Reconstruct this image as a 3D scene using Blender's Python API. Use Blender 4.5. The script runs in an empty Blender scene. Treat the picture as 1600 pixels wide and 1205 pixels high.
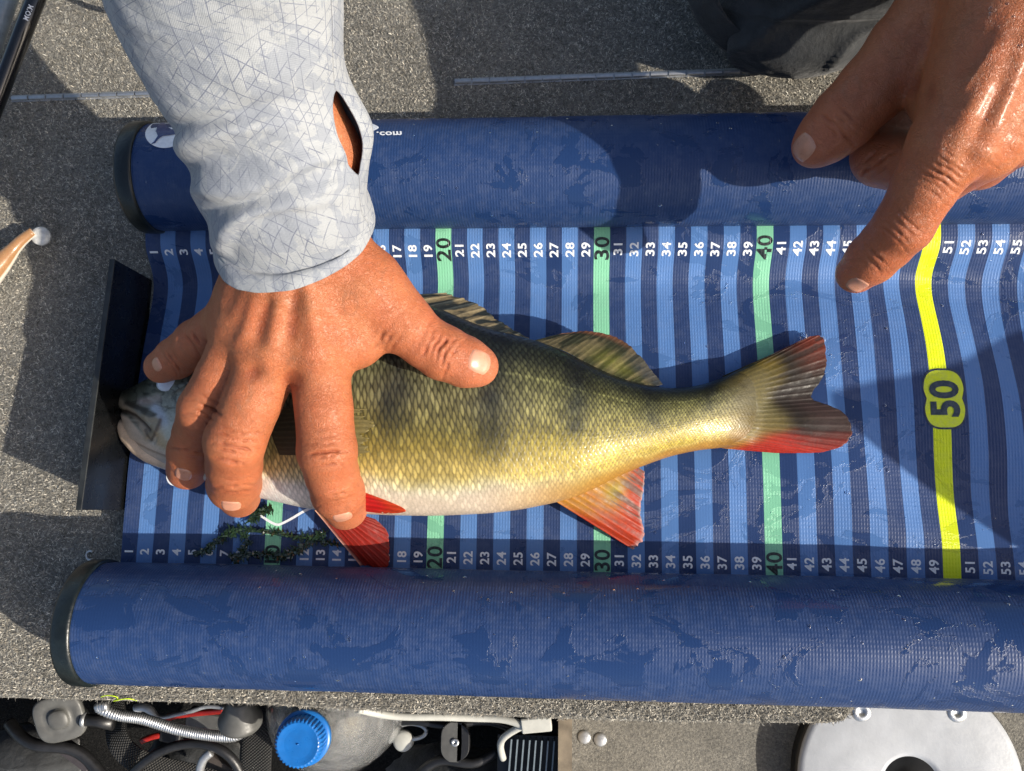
import bpy, bmesh, math, random
import numpy as np
from mathutils import Vector, Matrix, noise
from mathutils.bvhtree import BVHTree

# ------------------------------------------------------------------ camera, light, exposure
S = 0.01                                   # the builders below work in centimetres
scene = bpy.context.scene
COL = scene.collection
R_ = np.array([[0.9975756903911251, -0.00477167654364561, 0.06942602569377536],
               [0.015076086213820655, 0.9887722211071803, -0.14866810818479823],
               [-0.06793712950326487, 0.14935436341043487, 0.9864470693175181]])
C_ = np.array([28.04011207187506, 2.8318729673796668, 50.51951266952151])
FPX = 1300.0
cam_d = bpy.data.cameras.new('camera')
cam = bpy.data.objects.new('camera', cam_d)
COL.objects.link(cam)
mw = Matrix.Identity(4)
for i in range(3):
    for j in range(3):
        mw[i][j] = R_[i, j]
    mw[i][3] = C_[i] * S
cam.matrix_world = mw
cam_d.sensor_width = 36.0
cam_d.lens = FPX / 1600 * 36.0
cam_d.clip_start = 0.01
cam_d.clip_end = 200
scene.camera = cam

SUN = Vector((1.5, -0.6, 1.0)).normalized()
SUN_EL = math.asin(SUN.z)
world = bpy.data.worlds.new('World')
scene.world = world
world.use_nodes = True
wn = world.node_tree
wn.nodes.clear()
w_out = wn.nodes.new('ShaderNodeOutputWorld')
w_bg = wn.nodes.new('ShaderNodeBackground')
w_sky = wn.nodes.new('ShaderNodeTexSky')
w_sky.sky_type = 'NISHITA'
w_sky.sun_disc = False
w_sky.sun_elevation = SUN_EL
w_sky.sun_rotation = math.atan2(SUN.x, SUN.y)
w_sky.dust_density = 3.0
w_bg.inputs['Strength'].default_value = 0.125
wn.links.new(w_sky.outputs[0], w_bg.inputs[0])
wn.links.new(w_bg.outputs[0], w_out.inputs[0])
sun_d = bpy.data.lights.new('sun', 'SUN')
sun_d.energy = 4.9
sun_d.angle = math.radians(0.55)
sun_d.color = (1.0, 0.92, 0.80)
sun_o = bpy.data.objects.new('sun', sun_d)
sun_o.rotation_euler = SUN.to_track_quat('Z', 'Y').to_euler()
COL.objects.link(sun_o)
scene.view_settings.view_transform = 'Standard'
scene.view_settings.look = 'None'
scene.view_settings.exposure = 0.40
scene.view_settings.gamma = 1.0
scene.view_settings.use_curve_mapping = False

rng = np.random.default_rng(7)
random.seed(7)


# ------------------------------------------------------------------ helpers
def P(px, py, z):
    """centimetre point at height z seen at photo position px, py (1600 wide)."""
    d = R_ @ np.array([(px - 800.0) / FPX, -(py - 602.5) / FPX, -1.0])
    return C_ + d * (z - C_[2]) / d[2]


def depth_of(p):
    return float((np.asarray(p) - C_) @ (-R_[:, 2]))


def rcm(rpx, p):
    return rpx * depth_of(p) / FPX


def sm(a, b, x):
    t = np.clip((x - a) / (b - a), 0, 1)
    return t * t * (3 - 2 * t)


def spline(xs, ys, x):
    """natural cubic spline, columns of ys"""
    xs = np.asarray(xs, float); ys = np.asarray(ys, float)
    if ys.ndim == 1:
        return spline(xs, ys[:, None], x)[:, 0]
    n = len(xs); h = np.diff(xs)
    A = np.zeros((n, n)); B = np.zeros((n, ys.shape[1]))
    A[0, 0] = A[-1, -1] = 1
    for i in range(1, n - 1):
        A[i, i - 1] = h[i - 1]; A[i, i] = 2 * (h[i - 1] + h[i]); A[i, i + 1] = h[i]
        B[i] = 3 * ((ys[i + 1] - ys[i]) / h[i] - (ys[i] - ys[i - 1]) / h[i - 1])
    c = np.linalg.solve(A, B)
    k = np.clip(np.searchsorted(xs, x, side='right') - 1, 0, n - 2)
    t = (np.asarray(x) - xs[k])[:, None]; hk = h[k][:, None]
    b = (ys[k + 1] - ys[k]) / hk - hk * (2 * c[k] + c[k + 1]) / 3
    d = (c[k + 1] - c[k]) / (3 * hk)
    return ys[k] + b * t + c[k] * t * t + d * t ** 3


_perm = rng.permutation(4096)


def vnoise(x, y, z=0.0):
    """smooth value noise in numpy, about -1..1"""
    x, y, z = np.broadcast_arrays(np.asarray(x, float), np.asarray(y, float), np.asarray(z, float))
    xi = np.floor(x).astype(int); yi = np.floor(y).astype(int); zi = np.floor(z).astype(int)
    fx = x - xi; fy = y - yi; fz = z - zi
    fx = fx * fx * (3 - 2 * fx); fy = fy * fy * (3 - 2 * fy); fz = fz * fz * (3 - 2 * fz)

    def hsh(a, b, c):
        return _perm[(_perm[(_perm[a & 4095] + b) & 4095] + c) & 4095] / 2047.5 - 1
    r = 0
    for dx in (0, 1):
        for dy in (0, 1):
            for dz in (0, 1):
                w = (fx if dx else 1 - fx) * (fy if dy else 1 - fy) * (fz if dz else 1 - fz)
                r = r + w * hsh(xi + dx, yi + dy, zi + dz)
    return r


def fbm(x, y, z=0.0, o=4):
    r = 0; a = 0.5; f = 1.0
    for k in range(o):
        r = r + a * vnoise(np.asarray(x) * f + 17.3 * k, np.asarray(y) * f + 5.1 * k, np.asarray(z) * f)
        a *= 0.5; f *= 2.03
    return r


def mk(name, V, F, mat, parent=None, smooth=True, uv=None, col=None, fcol=None, label=None, kind=None):
    """ONE mesh object from centimetre vertices V and faces F (array or list)."""
    V = np.asarray(V, float)
    c = (V.min(0) + V.max(0)) / 2
    c[2] = V[:, 2].min()
    me = bpy.data.meshes.new(name)
    W = ((V - c) * S).astype(np.float32)
    if isinstance(F, np.ndarray):
        k = F.shape[1]; n = len(F)
        me.vertices.add(len(W)); me.vertices.foreach_set('co', W.ravel())
        me.loops.add(n * k); me.loops.foreach_set('vertex_index', F.astype(np.int32).ravel())
        me.polygons.add(n)
        me.polygons.foreach_set('loop_start', np.arange(0, n * k, k, dtype=np.int32))
        me.polygons.foreach_set('loop_total', np.full(n, k, np.int32))
        me.update(calc_edges=True)
    else:
        me.from_pydata(W.tolist(), [], [list(map(int, f)) for f in F])
        if fcol is None:
            bm = bmesh.new(); bm.from_mesh(me)
            bmesh.ops.recalc_face_normals(bm, faces=bm.faces[:])
            bm.to_mesh(me); bm.free()
    if smooth:
        me.polygons.foreach_set('use_smooth', np.ones(len(me.polygons), bool))
    if mat:
        me.materials.append(mat)
    if col is not None:
        a = me.color_attributes.new('Col', 'FLOAT_COLOR', 'POINT')
        cc = np.ones((len(V), 4), np.float32); cc[:, :np.asarray(col).shape[-1]] = col
        a.data.foreach_set('color', cc.ravel())
    if fcol is not None:
        a = me.color_attributes.new('Col', 'FLOAT_COLOR', 'CORNER')
        lt = np.array([p.loop_total for p in me.polygons]) if not isinstance(F, np.ndarray) else np.full(len(F), F.shape[1])
        cc = np.ones((lt.sum(), 4), np.float32); cc[:, :3] = np.repeat(np.asarray(fcol), lt, axis=0)
        a.data.foreach_set('color', cc.ravel())
    if uv is not None:
        l = me.uv_layers.new(name='UVMap')
        vi = np.empty(len(me.loops), np.int32); me.loops.foreach_get('vertex_index', vi)
        l.data.foreach_set('uv', np.asarray(uv, np.float32)[vi].ravel())
    me.validate(verbose=False)
    o = bpy.data.objects.new(name, me)
    COL.objects.link(o)
    w = Vector(c * S)
    if parent is not None:
        o.parent = parent
        q = parent; off = Vector((0, 0, 0))
        while q is not None:
            off += Vector(q.location); q = q.parent
        o.location = w - off
    else:
        o.location = w
    if label: o['label'] = label
    if kind: o['kind'] = kind
    return o


def tag(o, label, cat, group=None):
    o['label'] = label; o['category'] = cat
    if group: o['group'] = group
    return o


def thing(name, label, cat, loc, group=None):
    o = bpy.data.objects.new(name, None)
    o.empty_display_size = 0.01
    COL.objects.link(o)
    o.location = Vector(np.asarray(loc, float) * S)
    return tag(o, label, cat, group)


def grid_faces(n, m, close_u=False, close_v=False, off=0):
    """quads for an n x m vertex grid (row major)"""
    iu = np.arange(n if close_u else n - 1); iv = np.arange(m if close_v else m - 1)
    a, b = np.meshgrid(iu, iv, indexing='ij')
    a2 = (a + 1) % n; b2 = (b + 1) % m
    return np.stack([a * m + b, a2 * m + b, a2 * m + b2, a * m + b2], -1).reshape(-1, 4) + off


def join(parts):
    Vs, Fs, k = [], [], 0
    for V, F in parts:
        Vs.append(np.asarray(V, float)); Fs += [tuple(int(i) + k for i in f) for f in F]; k += len(V)
    return np.concatenate(Vs), Fs


def frame(d):
    d = np.asarray(d, float); d = d / (np.linalg.norm(d) + 1e-12)
    u = np.array([0, 0, 1.0]) if abs(d[2]) < 0.9 else np.array([1.0, 0, 0])
    a = np.cross(u, d); a /= np.linalg.norm(a)
    return a, np.cross(d, a), d


def tube(pts, r, n=12, cap=True):
    """round tube along points; r scalar or per point"""
    pts = np.asarray(pts, float); m = len(pts)
    r = np.broadcast_to(np.asarray(r, float), (m,))
    T = np.gradient(pts, axis=0)
    a, b, _ = frame(T[0])
    V = []
    for i in range(m):
        t = T[i] / (np.linalg.norm(T[i]) + 1e-12)
        a = a - t * (a @ t); a /= np.linalg.norm(a); b = np.cross(t, a)
        th = np.arange(n) * 2 * np.pi / n
        V.append(pts[i] + r[i] * (np.cos(th)[:, None] * a + np.sin(th)[:, None] * b))
    V = np.concatenate(V)
    F = [tuple(f) for f in grid_faces(m, n, close_v=True)]
    if cap:
        F.append(tuple(range(n))[::-1]); F.append(tuple((m - 1) * n + i for i in range(n)))
    return V, F


def smooth_path(pts, n):
    pts = np.asarray(pts, float)
    d = np.r_[0, np.cumsum(np.linalg.norm(np.diff(pts, axis=0), axis=1))]
    return spline(d, pts, np.linspace(0, d[-1], n))


def lathe(prof, n=40, centre=(0, 0, 0), axis=(0, 0, 1)):
    """profile rows (radius, height) turned about axis"""
    a, b, d = frame(axis); c = np.asarray(centre, float)
    th = np.arange(n) * 2 * np.pi / n
    ring = np.cos(th)[:, None] * a + np.sin(th)[:, None] * b
    V = np.concatenate([c + r * ring + h * d for r, h in prof])
    F = [tuple(f) for f in grid_faces(len(prof), n, close_v=True)]
    if prof[0][0] > 1e-6: F.append(tuple(range(n))[::-1])
    if prof[-1][0] > 1e-6: F.append(tuple((len(prof) - 1) * n + i for i in range(n)))
    return V, F


def box(c, s, rot=None, bev=0.0):
    bm = bmesh.new()
    bmesh.ops.create_cube(bm, size=1.0)
    for v in bm.verts: v.co = Vector((v.co.x * s[0], v.co.y * s[1], v.co.z * s[2]))
    if bev:
        bmesh.ops.bevel(bm, geom=bm.edges[:], offset=bev, segments=3, affect='EDGES', profile=0.7)
    V = np.array([v.co[:] for v in bm.verts]); bm.verts.index_update()
    F = [tuple(v.index for v in f.verts) for f in bm.faces]
    bm.free()
    if rot is not None: V = V @ np.asarray(rot).T
    return V + np.asarray(c, float), F


def slab(poly, z0, z1, bev=0.0):
    """closed prism over a counter-clockwise outline"""
    poly = np.asarray(poly, float); n = len(poly)
    area = np.sum(poly[:, 0] * np.roll(poly[:, 1], -1) - np.roll(poly[:, 0], -1) * poly[:, 1])
    if area < 0: poly = poly[::-1]
    c = poly.mean(0)
    rows = []
    if bev:
        for k in range(4):
            t = k / 3 * np.pi / 2
            rows.append((bev * (1 - math.sin(t)), z1 - bev * (1 - math.cos(t))))
        rows = [(ins, z) for ins, z in rows][::-1]
    else:
        rows = [(0.0, z1)]
    rows = [(0.0, z0)] + (rows if not bev else [(bev * (1 - math.cos(k / 3 * np.pi / 2)), z1 - bev + bev * math.sin(k / 3 * np.pi / 2)) for k in range(4)])
    V = []
    for ins, z in rows:
        d = poly - c; L = np.linalg.norm(d, axis=1, keepdims=True)
        q = c + d * (1 - ins / np.maximum(L, 1e-6))
        V.append(np.c_[q, np.full(n, z)])
    V = np.concatenate(V)
    F = [tuple(f) for f in grid_faces(len(rows), n, close_v=True)]
    F = [f[::-1] for f in F]
    F.append(tuple(range(n))[::-1]); F.append(tuple((len(rows) - 1) * n + i for i in range(n)))
    return V, [tuple(f) for f in F]


# ------------------------------------------------------------------ materials
class N:
    def __init__(s, name):
        s.m = bpy.data.materials.new(name); s.m.use_nodes = True
        s.t = s.m.node_tree
        s.b = s.t.nodes['Principled BSDF']
        s.out = s.t.nodes['Material Output']

    def n(s, kind, **kw):
        x = s.t.nodes.new('ShaderNode' + kind)
        for k, v in kw.items():
            setattr(x, k, v)
        return x

    def l(s, a, b):
        s.t.links.new(a, b)

    def put(s, sock, v):
        if hasattr(v, 'is_output') or hasattr(v, 'links'):
            s.l(v, sock)
        else:
            sock.default_value = v

    def math(s, op, a, b=0.0, c=None, clamp=False):
        x = s.n('Math', operation=op, use_clamp=clamp)
        s.put(x.inputs[0], a); s.put(x.inputs[1], b)
        if c is not None: s.put(x.inputs[2], c)
        return x.outputs[0]

    def vec(s, src='Object', scale=100.0):
        tc = s.n('TexCoord')
        v = s.n('VectorMath', operation='SCALE'); v.inputs['Scale'].default_value = scale
        s.l(tc.outputs[src], v.inputs[0])
        return v.outputs[0]

    def stretch(s, v, xyz, rot=(0, 0, 0)):
        x = s.n('Mapping'); x.inputs['Scale'].default_value = xyz; x.inputs['Rotation'].default_value = rot
        s.l(v, x.inputs['Vector']); return x.outputs[0]

    def noise(s, v, scale, detail=4, rough=0.55, dist=0.0):
        x = s.n('TexNoise'); s.l(v, x.inputs['Vector'])
        x.inputs['Scale'].default_value = scale; x.inputs['Detail'].default_value = detail
        x.inputs['Roughness'].default_value = rough; x.inputs['Distortion'].default_value = dist
        return x.outputs[0]

    def voro(s, v, scale, feature='DISTANCE_TO_EDGE', rnd=1.0):
        x = s.n('TexVoronoi', feature=feature); s.l(v, x.inputs['Vector'])
        x.inputs['Scale'].default_value = scale; x.inputs['Randomness'].default_value = rnd
        return x

    def ramp(s, f, stops, interp='LINEAR'):
        x = s.n('ValToRGB'); x.color_ramp.interpolation = interp
        e = x.color_ramp.elements
        while len(e) < len(stops): e.new(0.5)
        for k, (p, c) in enumerate(stops):
            e[k].position = p
            e[k].color = (c, c, c, 1) if not hasattr(c, '__len__') else (*c, 1)
        s.put(x.inputs[0], f)
        return x.outputs[0]

    def mix(s, f, a, b, blend='MIX'):
        x = s.n('Mix', data_type='RGBA', blend_type=blend)
        s.put(x.inputs[0], f)
        for i, v in ((6, a), (7, b)):
            if hasattr(v, 'links'): s.l(v, x.inputs[i])
            else: x.inputs[i].default_value = (*v, 1) if len(v) == 3 else v
        return x.outputs[2]

    def attr(s, name='Col'):
        x = s.n('Attribute', attribute_name=name); return x.outputs['Color']

    def bump(s, h, dist, strength=1.0, prev=None):
        x = s.n('Bump'); x.inputs['Strength'].default_value = strength; x.inputs['Distance'].default_value = dist
        s.l(h, x.inputs['Height'])
        if prev is not None: s.l(prev, x.inputs['Normal'])
        return x.outputs[0]

    def set(s, **kw):
        names = dict(base='Base Color', rough='Roughness', metal='Metallic', spec='Specular IOR Level', nrm='Normal', ior='IOR',
                     trans='Transmission Weight', coat='Coat Weight', coat_rough='Coat Roughness', sss='Subsurface Weight',
                     sss_r='Subsurface Radius', sss_s='Subsurface Scale', alpha='Alpha', sheen='Sheen Weight', sheen_r='Sheen Roughness')
        for k, v in kw.items():
            sock = s.b.inputs[names[k]]
            if hasattr(v, 'links'): s.l(v, sock)
            elif hasattr(v, '__len__') and sock.type == 'RGBA': sock.default_value = (*v, 1) if len(v) == 3 else v
            else: sock.default_value = v
        return s


def plain(name, base, rough=0.5, metal=0.0, var=0.25, scale=1.2, bump=0.0, bscale=8.0, **kw):
    q = N(name); v = q.vec()
    n = q.noise(v, scale, 5)
    lo = tuple(c * (1 - var) for c in base); hi = tuple(min(1, c * (1 + var)) for c in base)
    q.set(base=q.ramp(n, [(0.3, lo), (0.7, hi)]), metal=metal, **kw)
    rn = q.noise(v, scale * 3, 3)
    q.set(rough=q.ramp(rn, [(0.3, max(0.02, rough * 0.75)), (0.75, min(1, rough * 1.2))]))
    if bump:
        q.set(nrm=q.bump(q.noise(v, bscale, 4), bump * S))
    return q.m


def vinyl():
    """coated weave: wet film patches are smooth, dry patches show the ribs"""
    q = N('coated_vinyl'); v = q.vec()
    sx = q.n('SeparateXYZ'); q.l(v, sx.inputs[0])
    n1 = q.noise(q.stretch(v, (0.8, 1.1, 1.1)), 0.30, 8, 0.66, 0.7)
    wet = q.ramp(n1, [(0.535, 0.0), (0.555, 1.0)])
    drop = q.voro(v, 1.3, 'F1'); dm = q.ramp(drop.outputs['Distance'], [(0.05, 1.0), (0.09, 0.0)])
    nz = q.noise(v, 0.6, 2)
    dm = q.math('MULTIPLY', dm, q.ramp(nz, [(0.5, 0.0), (0.55, 1.0)]))
    wet2 = q.math('MAXIMUM', wet, dm)
    dry = q.math('SUBTRACT', 1.0, wet2)
    rib = q.math('SINE', q.math('MULTIPLY', sx.outputs[0], 2 * math.pi / 0.17))
    rib2 = q.math('SINE', q.math('ADD', q.math('MULTIPLY', sx.outputs[1], 2 * math.pi / 0.24), q.math('MULTIPLY', rib, 0.8)))
    wv = q.math('ADD', rib, q.math('MULTIPLY', rib2, 0.6))
    fine = q.noise(v, 9.0, 3)
    h = q.math('ADD', q.math('MULTIPLY', wv, q.math('MULTIPLY_ADD', dry, 0.065, 0.03)), q.math('MULTIPLY', wet2, 0.35))
    h = q.math('ADD', h, q.math('MULTIPLY', fine, q.math('MULTIPLY_ADD', dry, 0.2, 0.02)))
    big = q.noise(v, 0.35, 3)
    h = q.math('ADD', h, q.math('MULTIPLY', big, 0.6))
    nrm = q.bump(h, 0.00042, 0.9)
    col = q.mix(q.math('MULTIPLY', wet2, 0.15), q.attr(), (0.0, 0.01, 0.05))
    smear = q.noise(v, 1.6, 5, 0.7)
    col = q.mix(q.math('MULTIPLY', q.ramp(smear, [(0.45, 0.0), (0.8, 0.10)]), dry), col, (0.30, 0.33, 0.40))
    q.set(base=col, rough=q.math('MULTIPLY_ADD', dry, 0.30, 0.16), nrm=nrm, spec=0.34)
    return q.m


def print_ink():
    q = N('printed_ink'); v = q.vec()
    n = q.noise(v, 4.0, 4)
    c = q.mix(q.ramp(n, [(0.4, 0.0), (0.8, 0.25)]), q.attr(), (0.25, 0.28, 0.33))
    q.set(base=c, rough=0.35, nrm=q.bump(q.noise(v, 7, 3), 0.0002))
    return q.m


def skin(name):
    """tanned skin; the alpha of the colour says how wet it is"""
    q = N(name); v = q.vec()
    at = q.n('Attribute', attribute_name='Col'); wet = at.outputs['Alpha']
    n = q.noise(v, 0.8, 5, 0.6)
    col = q.mix(q.ramp(n, [(0.35, 0.0), (0.7, 0.4)]), at.outputs['Color'], (0.43, 0.105, 0.04))
    n2 = q.noise(v, 5.0, 4, 0.6)
    col = q.mix(q.ramp(n2, [(0.35, 0.10), (0.6, 0.0)]), col, (0.26, 0.075, 0.03))
    fr = q.voro(v, 0.9, 'F1')
    col = q.mix(q.ramp(fr.outputs['Distance'], [(0.02, 0.45), (0.05, 0.0)]), col, (0.16, 0.045, 0.025))
    d = q.n('VectorMath', operation='ADD')
    wob = q.n('TexNoise'); q.l(v, wob.inputs['Vector']); wob.inputs['Scale'].default_value = 2.0
    q.l(v, d.inputs[0]); q.l(wob.outputs['Color'], d.inputs[1])
    e1 = q.voro(q.stretch(d.outputs[0], (1.0, 2.4, 1.0), (0, 0, 0.3)), 4.0)
    e2 = q.voro(q.stretch(d.outputs[0], (2.2, 0.8, 1.0), (0, 0, -0.5)), 5.0)
    h1 = q.ramp(e1.outputs['Distance'], [(0.0, 0.0), (0.14, 1.0)])
    h2 = q.ramp(e2.outputs['Distance'], [(0.0, 0.0), (0.18, 1.0)])
    col = q.mix(q.math('MULTIPLY', q.math('SUBTRACT', 1.0, h1), 0.12), col, (0.24, 0.07, 0.03))
    h = q.math('ADD', q.math('MULTIPLY', h1, 0.6), q.math('MULTIPLY', h2, 0.5))
    h = q.math('ADD', h, q.math('MULTIPLY', q.noise(v, 5.5, 5, 0.6), 0.55))
    nrm = q.bump(h, 0.00019, 1.0)
    rn = q.ramp(q.noise(v, 2.5, 4), [(0.3, 0.44), (0.7, 0.58)])
    q.set(base=col, rough=q.math('SUBTRACT', rn, q.math('MULTIPLY', wet, 0.13)), nrm=nrm, spec=0.42,
          sss=0.10, sss_r=(1.0, 0.32, 0.15), sss_s=0.002, coat=q.math('MULTIPLY', wet, 0.14), coat_rough=0.24)
    return q.m


def attr_mat(name, rough=0.35, metal=0.0, bump=0.0, bscale=6.0, var=0.15, coat=0.0, sss=0.0, spec=0.5):
    q = N(name); v = q.vec()
    n = q.noise(v, bscale, 4)
    c = q.mix(q.ramp(n, [(0.35, var), (0.65, 0.0)]), q.attr(), (0.02, 0.02, 0.015))
    q.set(base=c, metal=metal, coat=coat, coat_rough=0.1, spec=spec, rough=q.ramp(q.noise(v, 3, 4), [(0.3, rough * 0.7), (0.7, rough * 1.25)]))
    if sss: q.set(sss=sss, sss_r=(1, .5, .3), sss_s=0.002)
    if bump: q.set(nrm=q.bump(n, bump * S))
    return q.m


def fabric_sleeve():
    q = N('sun_shirt_fabric')
    tc = q.n('TexCoord'); uv = tc.outputs['UV']
    sx = q.n('SeparateXYZ'); q.l(uv, sx.inputs[0])
    line = None
    o = q.vec()
    for k, a in enumerate((0.0, 60.0, 120.0)):
        ca, sa = math.cos(math.radians(a + 4)), math.sin(math.radians(a + 4))
        d = q.math('ADD', q.math('MULTIPLY', sx.outputs[0], ca / 0.52), q.math('MULTIPLY', sx.outputs[1], sa / 0.52))
        f = q.math('ABSOLUTE', q.math('SUBTRACT', q.math('FRACT', d), 0.5))
        m = q.ramp(f, [(0.022, 1.0), (0.05, 0.0)])
        nz = q.noise(q.stretch(o, (1, 1, 1), (0.3 * k, 0.7 * k, k)), 0.9 + 0.3 * k, 3)
        m = q.math('MULTIPLY', m, q.ramp(nz, [(0.40, 0.0), (0.52, 1.0)]))
        line = m if line is None else q.math('MAXIMUM', line, m)
    big = q.noise(o, 0.33, 4, 0.6)
    fade = q.ramp(big, [(0.34, 0.30), (0.52, 1.0)])
    line = q.math('MULTIPLY', line, fade)
    blot = q.ramp(q.noise(o, 0.55, 5, 0.65, 0.8), [(0.50, 0.0), (0.53, 0.75)])
    col = q.mix(blot, (0.30, 0.315, 0.33), (0.215, 0.235, 0.27))
    col = q.mix(line, col, (0.13, 0.145, 0.19))
    wv = q.math('SINE', q.math('MULTIPLY', sx.outputs[0], 95.0))
    wv2 = q.math('SINE', q.math('MULTIPLY', sx.outputs[1], 95.0))
    h = q.math('ADD', q.math('MULTIPLY', q.math('ADD', wv, wv2), 0.05), q.math('MULTIPLY', q.noise(o, 0.9, 4, 0.55), 2.0))
    q.set(base=col, rough=0.62, nrm=q.bump(h, 0.0006, 0.8), sheen=0.15, spec=0.35)
    return q.m


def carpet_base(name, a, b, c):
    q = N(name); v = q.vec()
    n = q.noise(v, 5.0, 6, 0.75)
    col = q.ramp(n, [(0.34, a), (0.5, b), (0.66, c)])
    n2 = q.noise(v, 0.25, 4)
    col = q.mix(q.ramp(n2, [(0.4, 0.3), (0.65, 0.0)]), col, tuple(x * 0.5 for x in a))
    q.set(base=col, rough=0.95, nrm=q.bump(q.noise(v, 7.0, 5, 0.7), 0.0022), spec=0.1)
    return q.m


def clear_plastic():
    q = N('clear_bottle_plastic'); v = q.vec()
    n = q.noise(v, 0.6, 5, 0.6)
    q.set(base=(0.93, 0.95, 0.96), trans=0.90, rough=q.ramp(n, [(0.45, 0.02), (0.7, 0.12)]), coat=1.0, coat_rough=0.06, ior=1.3,
          nrm=q.bump(q.noise(v, 0.8, 5), 0.006))
    return q.m


def water_mat():
    q = N('water'); v = q.vec()
    q.set(base=(0.95, 0.97, 1.0), trans=1.0, rough=0.02, ior=1.33, nrm=q.bump(q.noise(v, 3, 2), 0.0001))
    return q.m


M = dict(
    vinyl=vinyl(), ink=print_ink(), skin=skin('tanned_skin'),
    sleeve=fabric_sleeve(),
    nail=plain('fingernail_keratin', (0.52, 0.25, 0.16), 0.34, var=0.14, scale=1.5, sss=0.15, sss_r=(1, .4, .25), sss_s=0.001, coat=0.3, coat_rough=0.2),
    fish=attr_mat('wet_fish_skin', 0.42, 0.06, 0.010, 9.0, 0.15, 0.08, spec=0.36),
    fin=attr_mat('wet_fin_membrane', 0.50, 0.0, 0.012, 6.0, 0.25, 0.0, 0.05, spec=0.20),
    eye=plain('fish_eye_white', (0.62, 0.64, 0.70), 0.12, var=0.12, coat=0.6, coat_rough=0.05),
    carpet=carpet_base('grey_marine_carpet', (0.13, 0.128, 0.12), (0.24, 0.23, 0.205), (0.38, 0.36, 0.31)),
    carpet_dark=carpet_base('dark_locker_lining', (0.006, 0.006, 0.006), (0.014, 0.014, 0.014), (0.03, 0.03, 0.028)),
    pile=attr_mat('carpet_fibre', 0.9, 0.0, 0.0, 3.0, 0.1),
    board=plain('black_acrylic', (0.004, 0.0045, 0.005), 0.30, var=0.4, scale=0.4),
    board_rim=plain('worn_acrylic_edge', (0.02, 0.022, 0.022), 0.45, var=0.4),
    cap=plain('dark_green_rubber', (0.007, 0.011, 0.012), 0.36, var=0.35, scale=0.9, bump=0.02, bscale=5),
    steel=plain('brushed_steel', (0.50, 0.51, 0.52), 0.38, 0.85, 0.15, 2.0, 0.01, 6),
    dull=plain('dull_aluminium', (0.42, 0.43, 0.44), 0.45, 0.7, 0.2, 1.0),
    black=plain('black_plastic', (0.014, 0.014, 0.015), 0.42, var=0.3, bump=0.006, bscale=14),
    grey_plastic=plain('grey_plastic', (0.085, 0.085, 0.08), 0.5, var=0.25),
    trousers=None, pedestal=plain('powder_coated_plate', (0.40, 0.42, 0.45), 0.40, 0.0, 0.1, 0.5, 0.01, 4),
    blue=plain('blue_cap_plastic', (0.01, 0.13, 0.42), 0.35, var=0.12),
    bottle=clear_plastic(), water=water_mat(),
    weed=plain('wet_water_weed', (0.014, 0.03, 0.012), 0.25, var=0.5, coat=0.4),
    red=plain('red_insulation', (0.32, 0.015, 0.01), 0.4),
    white=plain('off_white_plastic', (0.45, 0.45, 0.41), 0.45, var=0.1),
    yellow=plain('neon_yarn', (0.55, 0.75, 0.02), 0.6),
    lure=attr_mat('soft_lure_rubber', 0.25, 0.0, 0.01, 3.0, 0.1, 0.3, 0.25),
    rod_black=plain('black_rod_blank', (0.008, 0.008, 0.009), 0.22, var=0.3, coat=0.4),
    rod_grey=plain('blue_grey_rod_blank', (0.17, 0.21, 0.24), 0.35, var=0.2),
    ochre=plain('tan_panel_edge', (0.20, 0.16, 0.11), 0.7, var=0.3),
)


def trouser_mat():
    q = N('charcoal_trouser_cloth'); v = q.vec()
    n = q.noise(v, 1.1, 5)
    w = q.noise(q.stretch(v, (1, 4, 1)), 14, 2)
    c = q.ramp(n, [(0.3, (0.012, 0.0135, 0.015)), (0.7, (0.026, 0.029, 0.032))])
    h = q.math('ADD', q.math('MULTIPLY', w, 0.25), q.math('MULTIPLY', q.noise(v, 1.0, 4), 2.0))
    q.set(base=c, rough=0.75, nrm=q.bump(h, 0.0009), sheen=0.15)
    return q.m


def webbing_mat():
    q = N('black_webbing')
    tc = q.n('TexCoord'); sx = q.n('SeparateXYZ'); q.l(tc.outputs['UV'], sx.inputs[0])
    a = q.math('SINE', q.math('MULTIPLY', sx.outputs[0], 30.0)); b = q.math('SINE', q.math('MULTIPLY', sx.outputs[1], 24.0))
    w = q.math('MULTIPLY', a, b)
    q.set(base=q.ramp(w, [(0.0, (0.012, 0.012, 0.012)), (1.0, (0.06, 0.058, 0.052))]), rough=0.7, nrm=q.bump(w, 0.0008))
    return q.m


M['trousers'] = trouser_mat(); M['webbing'] = webbing_mat()
# ------------------------------------------------------------------ setting: deck, lower floor, water
DZ = -1.6
edge_px = [(-700, 1080), (0, 1090), (400, 1101), (575, 1111), (855, 1123), (1050, 1129), (1290, 1130), (1318, 1126), (1334, 1108), (1345, 1085)]
edge = [P(x, y, DZ - 0.5)[:2] for x, y in edge_px]
outline = [(-120, edge[0][1])] + [tuple(e) for e in edge] + [(edge[-1][0] + 1.5, -3.6), (130, -3.0), (130, 110), (-120, 110)]
V, F = slab(outline, -4.6, DZ, 0.6)
deck = mk('deck', V, F, M['carpet'], smooth=False, kind='structure')
FZ = -26.0
mk('floor', *slab([(-140, -130), (150, -130), (150, 60), (-140, 60)], FZ - 1.5, FZ), M['carpet'], smooth=False, kind='structure')
xp = P(872, 1190, -14)[0]
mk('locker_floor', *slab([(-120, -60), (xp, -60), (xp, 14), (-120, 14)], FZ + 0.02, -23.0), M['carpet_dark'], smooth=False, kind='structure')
mk('locker_wall', *slab([(-120, 14.1), (xp, 14.1), (xp, 15.5), (-120, 15.5)], -22.99, -4.62), M['carpet_dark'], smooth=False, kind='structure')
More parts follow.
